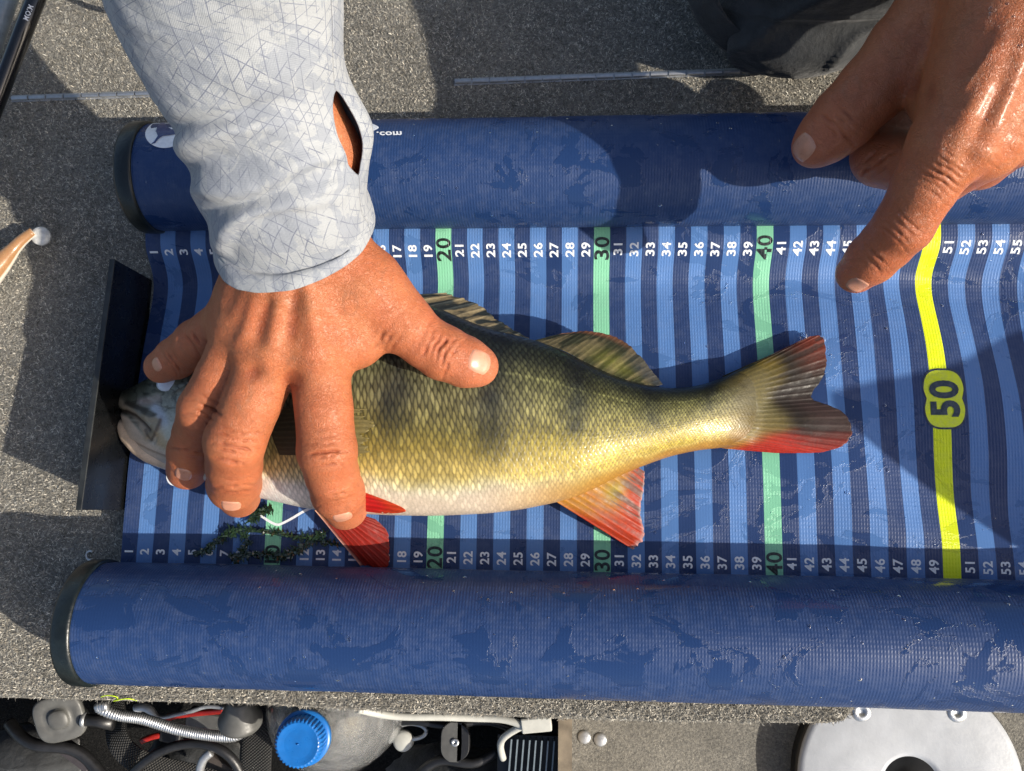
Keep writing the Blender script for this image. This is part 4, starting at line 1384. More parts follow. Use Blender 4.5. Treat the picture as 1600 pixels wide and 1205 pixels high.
def flesh_colour(V, Nn, tips, joints):
    c = np.tile(np.array([0.40, 0.132, 0.052]), (len(V), 1))
    m = fbm(V[:, 0] * 0.35, V[:, 1] * 0.35, V[:, 2] * 0.35, 3)[:, None]
    m2 = fbm(V[:, 0] * 0.9 + 5, V[:, 1] * 0.9, V[:, 2] * 0.9, 3)[:, None]
    c = c * (1 + 0.32 * m + m2 * np.array([0.10, 0.22, 0.25]))
    for t, r, k in joints:
        w = k * np.exp(-(np.linalg.norm(V - t, axis=1) / r) ** 2)[:, None]
        c = c * (1 - w) + np.array([0.42, 0.100, 0.045]) * w
    for t, r in tips:
        w = 0.75 * np.exp(-(np.linalg.norm(V - t, axis=1) / r) ** 2)[:, None]
        c = c * (1 - w) + np.array([0.50, 0.165, 0.085]) * w
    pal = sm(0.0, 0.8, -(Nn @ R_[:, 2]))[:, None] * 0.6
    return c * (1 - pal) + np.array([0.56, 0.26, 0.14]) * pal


def hand(fingers, palm, cr, tend, bumps):
    V, F = build_flesh(fingers, palm)
    V, F = subdivide(V, F)
    Nn = vnormals(V, F)
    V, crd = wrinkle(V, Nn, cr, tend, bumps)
    Nn = vnormals(V, F)
    tips = [(node(f[-1])[0], 1.5) for f in fingers]
    joints = [(node(n)[0], 1.3, 0.5) for f in fingers for n in f[1:-1]]
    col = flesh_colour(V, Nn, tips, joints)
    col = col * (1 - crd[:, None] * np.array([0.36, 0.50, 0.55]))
    # faint blue veins over the back of the hand
    vein = np.exp(-(fbm(V[:, 0] * 0.55 + 3.1, V[:, 1] * 0.35, V[:, 2] * 0.3, 2) / 0.035) ** 2) * sm(0.3, 0.8, Nn @ R_[:, 2])
    col = col * (1 - 0.16 * vein[:, None] * np.array([1.0, 0.6, 0.3]))
    return V, F, col


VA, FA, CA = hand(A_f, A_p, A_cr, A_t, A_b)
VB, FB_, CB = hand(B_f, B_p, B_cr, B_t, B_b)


def press_nail(V, cx, cy, a, b, d=0.05):
    """seat the nail bed: the flesh under a nail sinks, the rim round it swells"""
    return V


bvhA = BVHTree.FromPolygons(VA.tolist(), FA.tolist()); bvhB = BVHTree.FromPolygons(VB.tolist(), FB_.tolist())


def shoot(bvh, px, py):
    d = R_ @ np.array([(px - 800.0) / FPX, -(py - 602.5) / FPX, -1.0]); d /= np.linalg.norm(d)
    h = bvh.ray_cast(Vector(C_), Vector(d))
    return (np.array(h[0]), np.array(h[1])) if h[0] is not None else (None, None)


person = mk('person', np.concatenate([VA, VB]), np.concatenate([FA, FB_ + len(VA)]), M['skin'], col=np.concatenate([np.c_[CA, np.full(len(CA), 0.1)], np.c_[CB, np.full(len(CB), 0.85)]]))
tag(person, 'person in a pale patterned sleeve holding the fish down and pointing at the mat', 'person')


def nail(bvh, c, seg, hl, hw):
    """a nail plate laid on the finger: c where it shows in the photo, seg the last bone, hl and hw half length and half width in cm"""
    p0, n0 = shoot(bvh, *c)
    if p0 is None: return
    ax = node(seg[1])[0] - node(seg[0])[0]; ax /= np.linalg.norm(ax)
    ctr = node(seg[1])[0]
    q = p0 - ctr; q = q - ax * (q @ ax); n0 = n0 - ax * (n0 @ ax) * 0.75
    n0 = n0 / np.linalg.norm(n0) + 0.6 * q / (np.linalg.norm(q) + 1e-9); n0 /= np.linalg.norm(n0)
    ax = ax - n0 * (ax @ n0); ax /= np.linalg.norm(ax); bx = np.cross(n0, ax)
    n, m = 21, 19
    V = []
    for i in range(n):
        for k in range(m):
            s = -1 + 2 * i / (n - 1); t = -1 + 2 * k / (m - 1)
            ss = s * math.sqrt(1 - 0.48 * t * t); tt = t * math.sqrt(1 - 0.44 * s * s)
            o = p0 + ax * ss * hl + bx * tt * hw
            h = bvh.ray_cast(Vector(o + n0 * 0.9), Vector(-n0), 2.2)
            V.append(np.array(h[0]) if h[0] is not None else o - n0 * 0.5 * (ss * ss + tt * tt))
    g = np.array(V).reshape(n, m, 3)
    for _ in range(8):                                   # a plate is smoother than the flesh under it
        g[1:-1] = (g[:-2] + g[2:] + 2 * g[1:-1]) / 4
        g[:, 1:-1] = (g[:, :-2] + g[:, 2:] + 2 * g[:, 1:-1]) / 4
    V = g.reshape(-1, 3)
    s = np.repeat(np.linspace(-1, 1, n), m); t = np.tile(np.linspace(-1, 1, m), n)
    edge_ = np.clip(1 - np.maximum(np.abs(s), np.abs(t)), 0, 1)
    lift = -0.035 + 0.090 * sm(0.0, 0.28, edge_) + 0.03 * sm(0.3, 1, s)
    top = V + n0 * lift[:, None]
    low = V - n0 * 0.09
    F = grid_faces(n, m); k = n * m
    rim = np.r_[np.arange(m), np.arange(1, n) * m + m - 1, (n - 1) * m + np.arange(m - 2, -1, -1), np.arange(n - 2, 0, -1) * m]
    r2 = np.roll(rim, -1)
    Fa = np.concatenate([F, F[:, ::-1] + k, np.stack([rim, r2, r2 + k, rim + k], 1)])
    mk('fingernail', np.concatenate([top, low]), [tuple(f) for f in Fa], M['nail'], person)


nail(bvhA, (750, 565), A_f[4][-2:], 0.74, 0.70)
nail(bvhA, (536, 810), A_f[0][-2:], 0.62, 0.60)
nail(bvhA, (361, 791), A_f[1][-2:], 0.60, 0.60)
nail(bvhA, (286, 742), A_f[2][-2:], 0.78, 0.54)
nail(bvhA, (244, 570), A_f[3][-2:], 0.50, 0.44)
nail(bvhB, (1254, 230), B_f[1][-2:], 0.78, 0.70)
nail(bvhB, (1340, 446), B_f[0][-2:], 0.58, 0.55)


# ---- the sleeve
def build_sleeve():
    rings = [((120, -330), (500, -330), 26.0, 0.0), ((152, -120), (520, -120), 22.0, 0.0), ((180, 0), (531, -8), 19.6, 0.0), ((216, 72), (531, 72), 18.2, 0.1), ((255, 142), (534, 142), 16.7, 0.2),
             ((283, 200), (548, 205), 15.5, 0.4), ((303, 262), (566, 262), 14.2, 0.7), ((317, 310), (570, 306), 13.2, 1.0), ((330, 350), (578, 325), 12.3, 1.3), ((337, 392), (584, 346), 11.6, 1.6)]
    n = 260; m = 200
    s0 = np.linspace(0, 1, len(rings))
    L = np.array([P(a[0], a[1], z) for a, b, z, t in rings]); Rr = np.array([P(b[0], b[1], z) for a, b, z, t in rings]); tl = np.array([t for a, b, z, t in rings])
    s = np.linspace(0, 1, n)
    L = spline(s0, L, s); Rr = spline(s0, Rr, s); tl = spline(s0, tl, s)
    c = (L + Rr) / 2; w = (Rr - L) / 2
    ax = np.gradient(c, axis=0); ln = np.r_[0, np.cumsum(np.linalg.norm(np.diff(c, axis=0), axis=1))]
    ax /= np.linalg.norm(ax, axis=1, keepdims=True)
    TH0 = 0.26
    aa = np.linspace(0, 2 * np.pi, m)
    opn = 0.145 * np.sqrt(np.clip(1 - ((ln[-1] - ln - 5.7) / 1.9) ** 2, 0, 1)) ** 1.2
    TT = TH0 + aa[None, :] + opn[:, None] * (np.exp(-aa / 0.3) - np.exp(-(2 * np.pi - aa) / 0.3))[None, :]
    th = aa + TH0
    upv = np.cross(ax, w); upv /= np.linalg.norm(upv, axis=1, keepdims=True)
    upv *= np.sign(upv[:, 2:3])
    hw = np.linalg.norm(w, axis=1)
    ct, st = np.cos(TT), np.sin(TT)
    V = c[:, None] + w[:, None] * ct[:, :, None] + upv[:, None] * (hw * 0.80)[:, None, None] * st[:, :, None]
    V = V + ax[:, None] * (tl[:, None] * np.clip(st, -0.6, 1))[..., None]
    # cloth folds: sweeping arcs across the forearm, tight rings above the hem
    U = np.repeat(ln[:, None], m, 1); T = TT
    end = ln[-1]
    de = end - U
    ph = de - 1.5 * np.sin(T) - 0.9 * np.cos(T)
    f = 0.0
    def fold(at, wd, amp, t0, tw):
        return amp * np.exp(-((ph - at + 0.5 * vnoise(T * 1.3, at, 1.0)) / wd) ** 2) * np.exp(-((np.angle(np.exp(1j * (T - t0)))) / tw) ** 2)
    f = f + fold(1.9, 0.33, .34, 2.2, 1.5) - fold(2.6, 0.30, .30, 2.1, 1.3) + fold(3.4, 0.40, .34, 1.9, 1.4) - fold(4.2, 0.38, .30, 2.0, 1.3)
    f = f + fold(5.1, 0.5, .36, 2.3, 1.2) - fold(6.2, 0.45, .30, 2.0, 1.1) + fold(2.4, 0.3, .22, 0.9, .7) - fold(3.1, 0.3, .24, 0.8, .7) + fold(4.0, 0.4, .22, 0.7, .7)
    diag = de * 0.55 - 3.2 * (T - 1.6)
    f = f + sm(4.5, 8, de) * (0.16 * np.sin(diag * 0.9 + 1.4 * vnoise(U * .25, T * 1.2, 3.0)) * np.clip(0.4 + fbm(U * .2, T, 8.0, 2), 0, 1.2))
    f = f + 0.16 * fbm(U * 0.42 + T, T * 1.4, 2.0, 4) + 0.05 * fbm(U * 1.4, T * 4.0, 5.0, 3)
    f = f * (0.12 + 0.88 * sm(0.05, 0.75, np.sin(T)))
    hem = np.exp(-((de - 0.75) / 0.10) ** 2)
    f = f - 0.05 * hem + 0.03 * sm(0.75, 0.6, de) * 0
    # the open slit on the thumb side gapes outward
    sl = np.exp(-((de - 6.0) / 1.5) ** 2) * np.exp(-((np.angle(np.exp(1j * (T - 0.42)))) / 0.30) ** 2)
    rad = V - c[:, None]; rad /= np.linalg.norm(rad, axis=2, keepdims=True)
    gape = 0.9 * np.exp(-((de - 5.6) / 1.7) ** 2) * np.exp(-((np.angle(np.exp(1j * (T + 0.10)))) / 0.32) ** 2)
    V = V + rad * (f + gape)[..., None]
    Vo = V.reshape(-1, 3)
    F = grid_faces(n, m)
    uv = np.stack([T * 4.6, U], -1).reshape(-1, 2)
    o = mk('sleeve', Vo, F, M['sleeve'], person, uv=uv, label='pale grey sun shirt sleeve with a thin triangle print')
    md = o.modifiers.new('cloth_thickness', 'SOLIDIFY'); md.thickness = 0.07 * S; md.offset = -1
    # double row of hem stitches
    Vg = V
    parts = []
    for row, dd in ((0, 0.95), (1, 1.12)):
        i = int(np.argmin(np.abs(end - ln - dd)))
        for j in range(0, m, 2):
            if 0.02 < th[j] < 3.3 and j < m - 2:
                p = Vg[i, j] + rad[i, j] * 0.02; q = Vg[i, (j + 1) % m] + rad[i, (j + 1) % m] * 0.02
                parts.append(tube([p, (p + q) / 2 + rad[i, j] * 0.02, q], 0.022, 5))
    mk('hem_stitching', *join(parts), M['sleeve'], o, kind='stuff', uv=None)
    return o


sleeve = build_sleeve()


# ---- the kneeling leg in charcoal trousers
def build_leg():
    n, m = 150, 130
    path = np.array([P(1296, 108, 0.0), P(1296, 10, 2.6), P(1335, -130, 6.0), P(1420, -420, 10.5), P(1540, -800, 15.0)])
    rad = np.array([[1.2, 1.6], [6.4, 4.4], [7.6, 6.2], [8.2, 7.6], [9.2, 8.6]])
    d = np.r_[0, np.cumsum(np.linalg.norm(np.diff(path, axis=0), axis=1))]
    t = d[-1] * (np.linspace(0, 1, n) ** 1.35)
    c = spline(d, path, t); r = np.stack([np.interp(t, d, rad[:, k]) for k in (0, 1)], 1)
    r[:, 0] = np.where(t < d[1], rad[1, 0] * np.sqrt(np.clip(1 - (1 - t / d[1]) ** 2, 0.02, 1)), r[:, 0])
    r[:, 1] = np.where(t < d[1], rad[1, 1] * np.sqrt(np.clip(1 - (1 - t / d[1]) ** 2, 0.02, 1)), r[:, 1])
    th = np.arange(m) * 2 * np.pi / m
    ax = np.gradient(c, axis=0); ax /= np.linalg.norm(ax, axis=1, keepdims=True)
    side = np.cross(ax, [0, 0, 1.0]); side /= np.linalg.norm(side, axis=1, keepdims=True); up = np.cross(side, ax)
    V = c[:, None] + side[:, None] * (r[:, 0:1] * np.cos(th))[..., None] + up[:, None] * (r[:, 1:2] * np.sin(th))[..., None]
    U = np.repeat(t[:, None], m, 1); T = np.repeat(th[None], n, 0)
    f = 0.42 * np.sin(U * 1.15 + 2.2 * np.sin(T * 1.0 + 0.6) + 2 * vnoise(U * .2, T, 1.0)) * sm(1.0, 5, U) + 0.5 * fbm(U * .25, T * 1.1, 3.0, 3)
    f = f + 0.30 * (1 - np.abs(np.sin(U * 0.9 + T * 2.6 + vnoise(U * .3, T * 2, 2.0)))) ** 3 * 2
    f = f + 0.28 * np.exp(-((U - 4.2) / 0.14) ** 2)                              # the sewn seam across the knee
    rd = V - c[:, None]; rd /= np.linalg.norm(rd, axis=2, keepdims=True)
    V = V + rd * (f * sm(0, 1.5, U))[..., None]
    V[..., 2] = np.maximum(V[..., 2], DZ + 0.02 + 0.002 * np.cos(T))
    F = [tuple(f) for f in grid_faces(n, m, close_v=True)]
    F.append(tuple(range(m))); F.append(tuple((n - 1) * m + i for i in range(m)))
    mk('trouser_leg', V.reshape(-1, 3), F, M['trousers'], person, label='charcoal trouser leg kneeling on the carpet')
    # loose cuff flap at its left
    pts = [P(1068, -30, 4.5), P(1084, 20, 3.6), P(1108, 55, 2.6), P(1150, 90, 1.4), P(1205, 116, 0.2)]
    p = smooth_path(pts, 60)
    inner = smooth_path([P(1118, -30, 4.9), P(1128, 12, 4.6), P(1150, 42, 4.0), P(1190, 70, 3.0), P(1240, 96, 1.6)], 60)
    k = 14
    G = np.array([[p[i] + (inner[i] - p[i]) * (j / (k - 1)) + np.array([0, 0, 0.9 * math.sin(math.pi * j / (k - 1))]) for j in range(k)] for i in range(60)])
    Vt = np.concatenate([G.reshape(-1, 3), G.reshape(-1, 3) - [0, 0, 0.2]])
    Fq = grid_faces(60, k); nn = 60 * k
    rim = np.r_[np.arange(k), np.arange(1, 60) * k + k - 1, 59 * k + np.arange(k - 2, -1, -1), np.arange(58, 0, -1) * k]; r2 = np.roll(rim, -1)
    mk('trouser_hem', Vt, [tuple(f) for f in np.concatenate([Fq, Fq[:, ::-1] + nn, np.stack([rim, r2, r2 + nn, rim + nn], 1)])], M['trousers'], person)


build_leg()
# ------------------------------------------------------------------ things on the deck
def hinge(p0, p1, n, label):
    a = P(*p0, DZ + 0.1); b = P(*p1, DZ + 0.1)
    r = thing('piano_hinge', label, 'hinge', (*((a + b) / 2)[:2], DZ), 'piano hinges in the carpeted deck')
    d = (b - a); d[2] = 0; L = np.linalg.norm(d); d /= L
    q = np.array([-d[1], d[0], 0])
    V, F = box((a + b) / 2 + [0, 0, -0.06], (L, 0.5, 0.06), np.stack([d, q, [0, 0, 1]], 1))
    mk('hinge_leaf', V, F, M['dull'], r, smooth=False)
    first = None
    for i in range(n):
        c = a + d * L * (i + 0.5) / n
        V, F = tube([c - d * (L / n * 0.455), c, c + d * (L / n * 0.455)], 0.17, 10)
        c0 = (V.min(0) + V.max(0)) / 2
        if first is None:
            first = mk('hinge_knuckle', V, F, M['steel'], r, smooth=False); fc = c0
        else:
            o = first.copy(); COL.objects.link(o); o.parent = r
            o.location = Vector(first.location) + Vector((c0 - fc) * S)


hinge((18, 154), (268, 145), 9, 'short run of steel piano hinge left of the sleeve')
hinge((710, 128), (1215, 109), 18, 'long run of steel piano hinge above the upper roll')


def rod(name, a, b, r, mat, label):
    V, F = tube([a, a * .66 + b * .34, a * .33 + b * .67, b], [r * 1.05, r, r * .97, r * .93], 28)
    o = mk(name, V, F, mat); return tag(o, label, 'fishing rod')


ra = P(78, -60, 4.5); rb = P(-60, 300, 2.0)
black_rod = rod('fishing_rod', ra, rb, 0.56, M['rod_black'], 'black fishing rod with tiny white letters crossing the top left corner')
# tiny white letters on the blank
dr = (rb - ra) / np.linalg.norm(rb - ra)
V2, F = text2d('MIOM', 0.34, 0.02, 0, 1.1)
cc = P(52, 22, 4.6); tt = float((cc - ra) @ dr); cc = ra + dr * tt
sd = np.cross(dr, [0, 0, 1.0]); sd /= np.linalg.norm(sd); un = np.cross(sd, dr)
if un[2] < 0: un = -un
side_c = -0.30 if sd[0] < 0 else 0.30
V = np.array([cc + dr * (-x) * -1 + sd * (side_c + y) + un * (math.sqrt(max(0.57 ** 2 - (side_c + y) ** 2, 0.0)) + 0.012) for x, y in V2])
mk('printed_lettering', V, F, M['ink'], black_rod, smooth=False, col=np.tile((0.6, 0.62, 0.65), (len(V), 1)))
rod('fishing_rod', P(30, -60, 3.2), P(-50, 190, 2.2), 0.62, M['rod_grey'], 'blue grey rod tube left of the black rod')
V, F = lathe([(0.0, 3.2), (2.0, 3.1), (2.55, 2.6), (2.7, 1.4), (2.6, 0.2), (2.3, 0.0)], 48, P(258, -52, DZ))
V[:, 0] = (V[:, 0] - V[:, 0].mean()) * 1.15 + V[:, 0].mean()
reel = mk('reel_foot', V, F, M['black']); tag(reel, 'dark rounded lump at the top edge above the sunlit carpet', 'reel')
V, F = tube(smooth_path([P(120, -30, 1.2), P(180, 6, 0.6), P(230, 17, 0.2), P(300, 12, 0.2), P(350, -8, 0.6)], 40), 0.20, 10)
mk('foot_rim', V, F, M['black'], reel)

# soft lure at the left edge
pts = smooth_path([P(-70, 470, 0.2), P(-20, 432, 0.1), P(10, 402, -0.1), P(34, 376, -0.2), P(52, 362, -0.2)], 60)
rr = np.interp(np.linspace(0, 1, 60), [0, .4, .75, 1], [1.2, .85, .42, .30])
V, F = tube(pts, rr, 28)
cz = (V[:, 2] - np.repeat(pts[:, 2], 28)) / np.repeat(rr, 28)
cs = np.where((cz > 0.15)[:, None], (0.36, 0.19, 0.085), (0.72, 0.66, 0.56))
lr = mk('soft_lure', V, F, M['lure'], col=cs); tag(lr, 'brown and pearl soft lure with a paddle tail at the left edge', 'fishing lure')
e = P(64, 369, -0.5)
V, F = lathe([(0.02, 0.24), (0.35, 0.21), (0.58, 0.10), (0.64, 0.0), (0.5, -0.1), (0.02, -0.14)], 36, e, (0.25, -0.2, 1))
mk('paddle_tail', V, F, plain('pearl_rubber', (0.50, 0.50, 0.48), 0.2, var=0.25, scale=3, coat=0.5, coat_rough=0.05, bump=0.03), lr)

# small clip by the lower end cap
pts = [P(141 + 6 * math.cos(a), 868 - 7 * math.sin(a), DZ + 0.4) for a in np.linspace(0.9, 5.0, 16)]
tag(mk('wire_clip', *tube(pts, 0.07, 8), M['steel']), 'tiny bright C shaped clip on the carpet above the lower end cap', 'clip')
pts = smooth_path([P(158, 1089, DZ + .1), P(172, 1087, DZ + .25), P(184, 1091, DZ + .1), P(178, 1095, DZ), P(196, 1092, DZ + .2), P(214, 1095, DZ - 0.1)], 50)
tag(mk('yarn_strand', *tube(pts, 0.035, 6), M['yellow']), 'neon yellow strand of yarn on the deck edge', 'yarn')

# ---- water weed on the lower left of the mat
weed = thing('water_weed', 'dark green sprig of water weed below the fish head', 'water weed', P(420, 845, 0.0))
stems = [[(308, 866), (330, 852), (352, 838), (372, 826)], [(360, 828), (395, 829), (440, 836), (490, 843), (528, 853)], [(372, 826), (385, 846), (378, 862), (362, 872)],
         [(440, 870), (466, 858), (492, 842), (505, 832)], [(364, 874), (400, 866), (440, 868), (470, 856)], [(390, 812), (408, 800), (424, 795)]]
lv, lf = [], []
for sp in stems:
    pp = smooth_path([P(a, b, 0.22 + 0.12 * random.random()) for a, b in sp], 26)
    pp[:, 2] = mat_z(pp[:, 0], pp[:, 1]) + 0.12 + 0.10 * np.abs(np.sin(np.linspace(0, 6, 26)))
    mk('stem', *tube(pp, np.linspace(0.13, 0.06, 26), 8), M['weed'], weed)
    for i in range(0, 26):
        for k in range(4):
            a = random.uniform(0, 2 * math.pi); L = random.uniform(0.18, 0.5); w = random.uniform(0.04, 0.085)
            b = pp[i] + np.array([random.uniform(-.1, .1), random.uniform(-.1, .1), random.uniform(0, .12)])
            d = np.array([math.cos(a), math.sin(a), random.uniform(-0.05, 0.35)]); q = np.array([-d[1], d[0], 0])
            j = len(lv)
            lv += [b + q * w * .5, b - q * w * .5, b + d * L * .5 - q * w + [0, 0, .05], b + d * L * .5 + q * w + [0, 0, .05], b + d * L]
            lf += [(j, j + 1, j + 2, j + 3), (j + 3, j + 2, j + 4)]
mk('leaflets', lv, lf, M['weed'], weed, smooth=False, kind='stuff')

# ------------------------------------------------------------------ the open locker and what lies in it
def rib_tube(pxs, r, n=200, ribs=60, depth=0.12):
    p = smooth_path([P(*a) for a in pxs], n)
    t = np.linspace(0, 1, n)
    return tube(p, r * (1 - depth * (0.5 + 0.5 * np.sin(t * ribs * 2 * math.pi))), 20)


# water bottle
bt = P(470, 1158, -2.0)
bottle = thing('water_bottle', 'clear plastic water bottle with a ribbed blue screw cap', 'bottle', (bt[0], bt[1], -27))
ax = np.array([0.05, -0.02, 1.0]); ax /= np.linalg.norm(ax)
prof = [(4.9, -24.0), (5.1, -20), (5.1, -11.5), (4.95, -9.6), (4.5, -7.4), (3.6, -5.4), (2.45, -3.9), (1.65, -2.9), (1.42, -2.2), (1.40, -0.6)]
zz = np.linspace(-24, -0.6, 70); pr = spline(np.array([p[1] for p in prof]), np.array([p[0] for p in prof]), zz)
outer = list(zip(pr, zz)); inner = [(max(r - 0.10, 0.2), z) for r, z in outer[::-1]]
V, F = lathe(outer + inner, 64, bt, ax)
mk('bottle_body', V, F, M['bottle'], bottle)
V, F = lathe([(1.36, -0.55), (1.66, -0.5), (1.66, -1.0), (1.36, -1.05)], 48, bt, ax)
mk('neck_ring', V, F, M['blue'], bottle)
nk = 144
rows = [(0.0, 0.66), (0.85, 0.66), (1.02, 0.68), (1.24, 0.72), (1.36, 0.68), (1.45, 0.54), (1.48, 0.3), (1.48, -0.48), (1.42, -0.5)]
V, F = lathe(rows, nk, bt, ax)
V = V.reshape(len(rows), nk, 3)
kn = np.where(np.arange(nk) % 4 < 2, 1.0, 0.955)
a_, b_, d_ = frame(ax)
for i in (4, 5, 6, 7):
    rad = V[i] - bt - ((V[i] - bt) @ d_)[:, None] * d_
    V[i] = V[i] - rad * (1 - kn[:, None])
cap = mk('screw_cap', V.reshape(-1, 3), F, M['blue'], bottle, smooth=False)
V, F = lathe([(0.0, 0.10), (0.04, 0.09), (0.07, 0.0)], 16, bt + ax * 0.655, ax)
mk('cap_nib', V, F, M['blue'], cap)

# phone pad
pc = P(92, 1124, -9.0)
pad = thing('mount_pad', 'grey rounded square mount pad with a round boss at far lower left', 'mount pad', pc)
ang = np.linspace(0, 2 * np.pi, 65)[:-1]
sq = np.array([(np.sign(math.cos(a)) * abs(math.cos(a)) ** 0.6, np.sign(math.sin(a)) * abs(math.sin(a)) ** 0.6) for a in ang])
rows = [(1.66, -0.5), (1.72, -0.25), (1.70, -0.05), (1.58, 0.06), (1.1, 0.0), (0.74, -0.10), (0.70, 0.12), (0.60, 0.24), (0.3, 0.29), (0.001, 0.30)]
V = np.concatenate([np.c_[(sq * (min(1, r / 1.4)) + (1 - min(1, r / 1.4)) * np.c_[np.cos(ang), np.sin(ang)]) * r, np.full(64, z)] for r, z in rows])
tilt = np.array(Matrix.Rotation(0.25, 3, 'X') @ Matrix.Rotation(0.18, 3, 'Y') @ Matrix.Rotation(0.2, 3, 'Z'))
V = V @ tilt.T + pc
mk('pad_plate', V, [tuple(f) for f in grid_faces(len(rows), 64, close_v=True)] + [tuple(range(64))], M['grey_plastic'], pad)
mk('stem', *tube([P(126, 1125, -9.4), P(150, 1126, -9.6), P(178, 1128, -9.8)], [0.42, 0.42, 0.6], 16), M['black'], pad)
mk('stem_collar', *tube([P(128, 1125, -9.4), P(134, 1125, -9.45)], 0.5, 16), M['dull'], pad)

# gooseneck
tag(mk('gooseneck_cable', *rib_tube([(168, 1103, -5.5), (156, 1105, -5.6), (170, 1113, -5.8), (215, 1122, -6.2), (270, 1138, -6.6), (320, 1148, -6.8), (352, 1151, -6.9), (374, 1147, -6.9), (383, 1134, -6.8), (384, 1124, -6.6)], 0.38, 420, 75, 0.10), M['steel']),
    'bent ribbed metal gooseneck lying across the locker', 'gooseneck')
c = P(375, 1112, -6.0)
V, F = lathe([(0.0, 0.95), (0.62, 0.95), (0.66, 0.9)] + [(0.66 + 0.75 * t + (0.03 if k % 2 else 0), 0.9 - 1.5 * t) for k, t in enumerate(np.linspace(0.05, 1, 16))] + [(1.44, -0.75), (1.40, -0.95), (0.0, -0.95)], 48, c, (0.1, 0.85, 0.5))
tag(mk('cone_mount', V, F, M['grey_plastic']), 'ridged dark grey cone at the right end of the gooseneck', 'mount')


def ribbon(name, pxs, w, mat, th=0.16, n=90, updir=(0, 0.2, 1)):
    p = smooth_path([P(*a) for a in pxs], n); T = np.gradient(p, axis=0); T /= np.linalg.norm(T, axis=1, keepdims=True)
    q = np.cross(T, np.array(updir, float)); q /= np.linalg.norm(q, axis=1, keepdims=True); u = np.cross(q, T)
    prof = [(-1, -1), (-1, 1), (-.5, 1.0), (0, 1.0), (.5, 1.0), (1, 1), (1, -1), (0, -1)]
    V = np.stack([p + q * w / 2 * a + u * th / 2 * b for a, b in prof], 1).reshape(-1, 3)
    L = np.r_[0, np.cumsum(np.linalg.norm(np.diff(p, axis=0), axis=1))]
    uv = np.stack([np.repeat(L[:, None], 8, 1), np.repeat(np.array([[0, 0, .25, .5, .75, 1, 1, .5]]) * w, n, 0)], -1).reshape(-1, 2)
    F = [tuple(f) for f in grid_faces(n, 8, close_v=True)] + [tuple(range(8)), tuple((n - 1) * 8 + i for i in range(8))]
    return mk(name, V, F, mat, uv=uv)


tag(ribbon('webbing_strap', [(178, 1098, -12), (181, 1130, -11), (186, 1160, -10), (205, 1182, -10), (240, 1198, -10.5), (300, 1212, -11.5), (360, 1230, -12)], 1.55, M['webbing']), 'black webbing strap curling under the metal gooseneck', 'strap')
tag(ribbon('webbing_strap', [(402, 1095, -14), (402, 1130, -11.5), (400, 1170, -11), (398, 1240, -11.5)], 2.3, M['webbing']), 'wide dark webbing band left of the bottle', 'strap')
tag(mk('red_cable', *tube(smooth_path([P(262, 1121, -11), P(290, 1116, -10.5), P(330, 1112, -10), P(350, 1110, -9.6)], 40), 0.24, 12), M['red']), 'red cable behind the gooseneck', 'cable')
tag(mk('red_cable', *tube(smooth_path([P(222, 1158, -12), P(240, 1151, -11.8), P(256, 1149, -12), P(276, 1152, -12.6)], 30), 0.22, 12), M['red']), 'short bit of red cable below the gooseneck', 'cable')
tag(mk('hook_rod', *tube(smooth_path([P(212, 1108, -8), P(224, 1105, -8), P(236, 1111, -8), P(244, 1119, -8), P(270, 1118, -8), P(300, 1111, -8), P(318, 1105, -8), P(350, 1106, -8)], 80), np.interp(np.linspace(0, 1, 80), [0, .15, .3, 1], [.34, .3, .14, .16]), 12), M['dull']), 'thin steel rod with a flattened hooked end above the gooseneck', 'rod')
tag(mk('hose_clip', *tube(smooth_path([P(330, 1176, -9), P(322, 1182, -9), P(314, 1196, -9.2), P(311, 1215, -9.6)], 40), 0.30, 14), M['dull']), 'short grey bent hose below the gooseneck', 'hose')


def block(name, px, py, z, sx, sy, sz, rot, mat, label, cat, bev=0.2):
    c = P(px, py, z)
    Rm = np.array(Matrix.Rotation(rot, 3, 'Z') @ Matrix.Rotation(0.2, 3, 'X'))
    V, F = box((0, 0, 0), (sx, sy, sz), Rm, bev)
    o = mk(name, V + c, F, mat, smooth=False); return tag(o, label, cat)


block('dark_case', 326, 1128, -11.5, 3.0, 1.7, 1.2, -0.08, M['grey_plastic'], 'small flat grey case behind the gooseneck bend', 'case')
block('dark_case', 235, 1195, -14, 4.2, 1.2, 1.0, -0.35, plain('purple_grey_cloth', (0.06, 0.05, 0.052), 0.8), 'dusky flat pouch at the bottom edge under the strap', 'pouch')
block('dark_case', 120, 1180, -14, 3.0, 1.0, 0.8, -0.55, plain('dusky_cloth', (0.05, 0.042, 0.045), 0.8), 'dusky narrow pouch below the mount pad', 'pouch')
block('dark_case', 345, 1195, -13, 2.6, 1.0, 1.0, -0.5, plain('brown_grey_cloth', (0.07, 0.058, 0.052), 0.8), 'dusky small pouch beside the bottle band', 'pouch')
block('tool_handle', 268, 1150, -12, 1.6, 0.9, 0.7, -0.2, M['black'], 'black stubby handle under the gooseneck', 'tool')

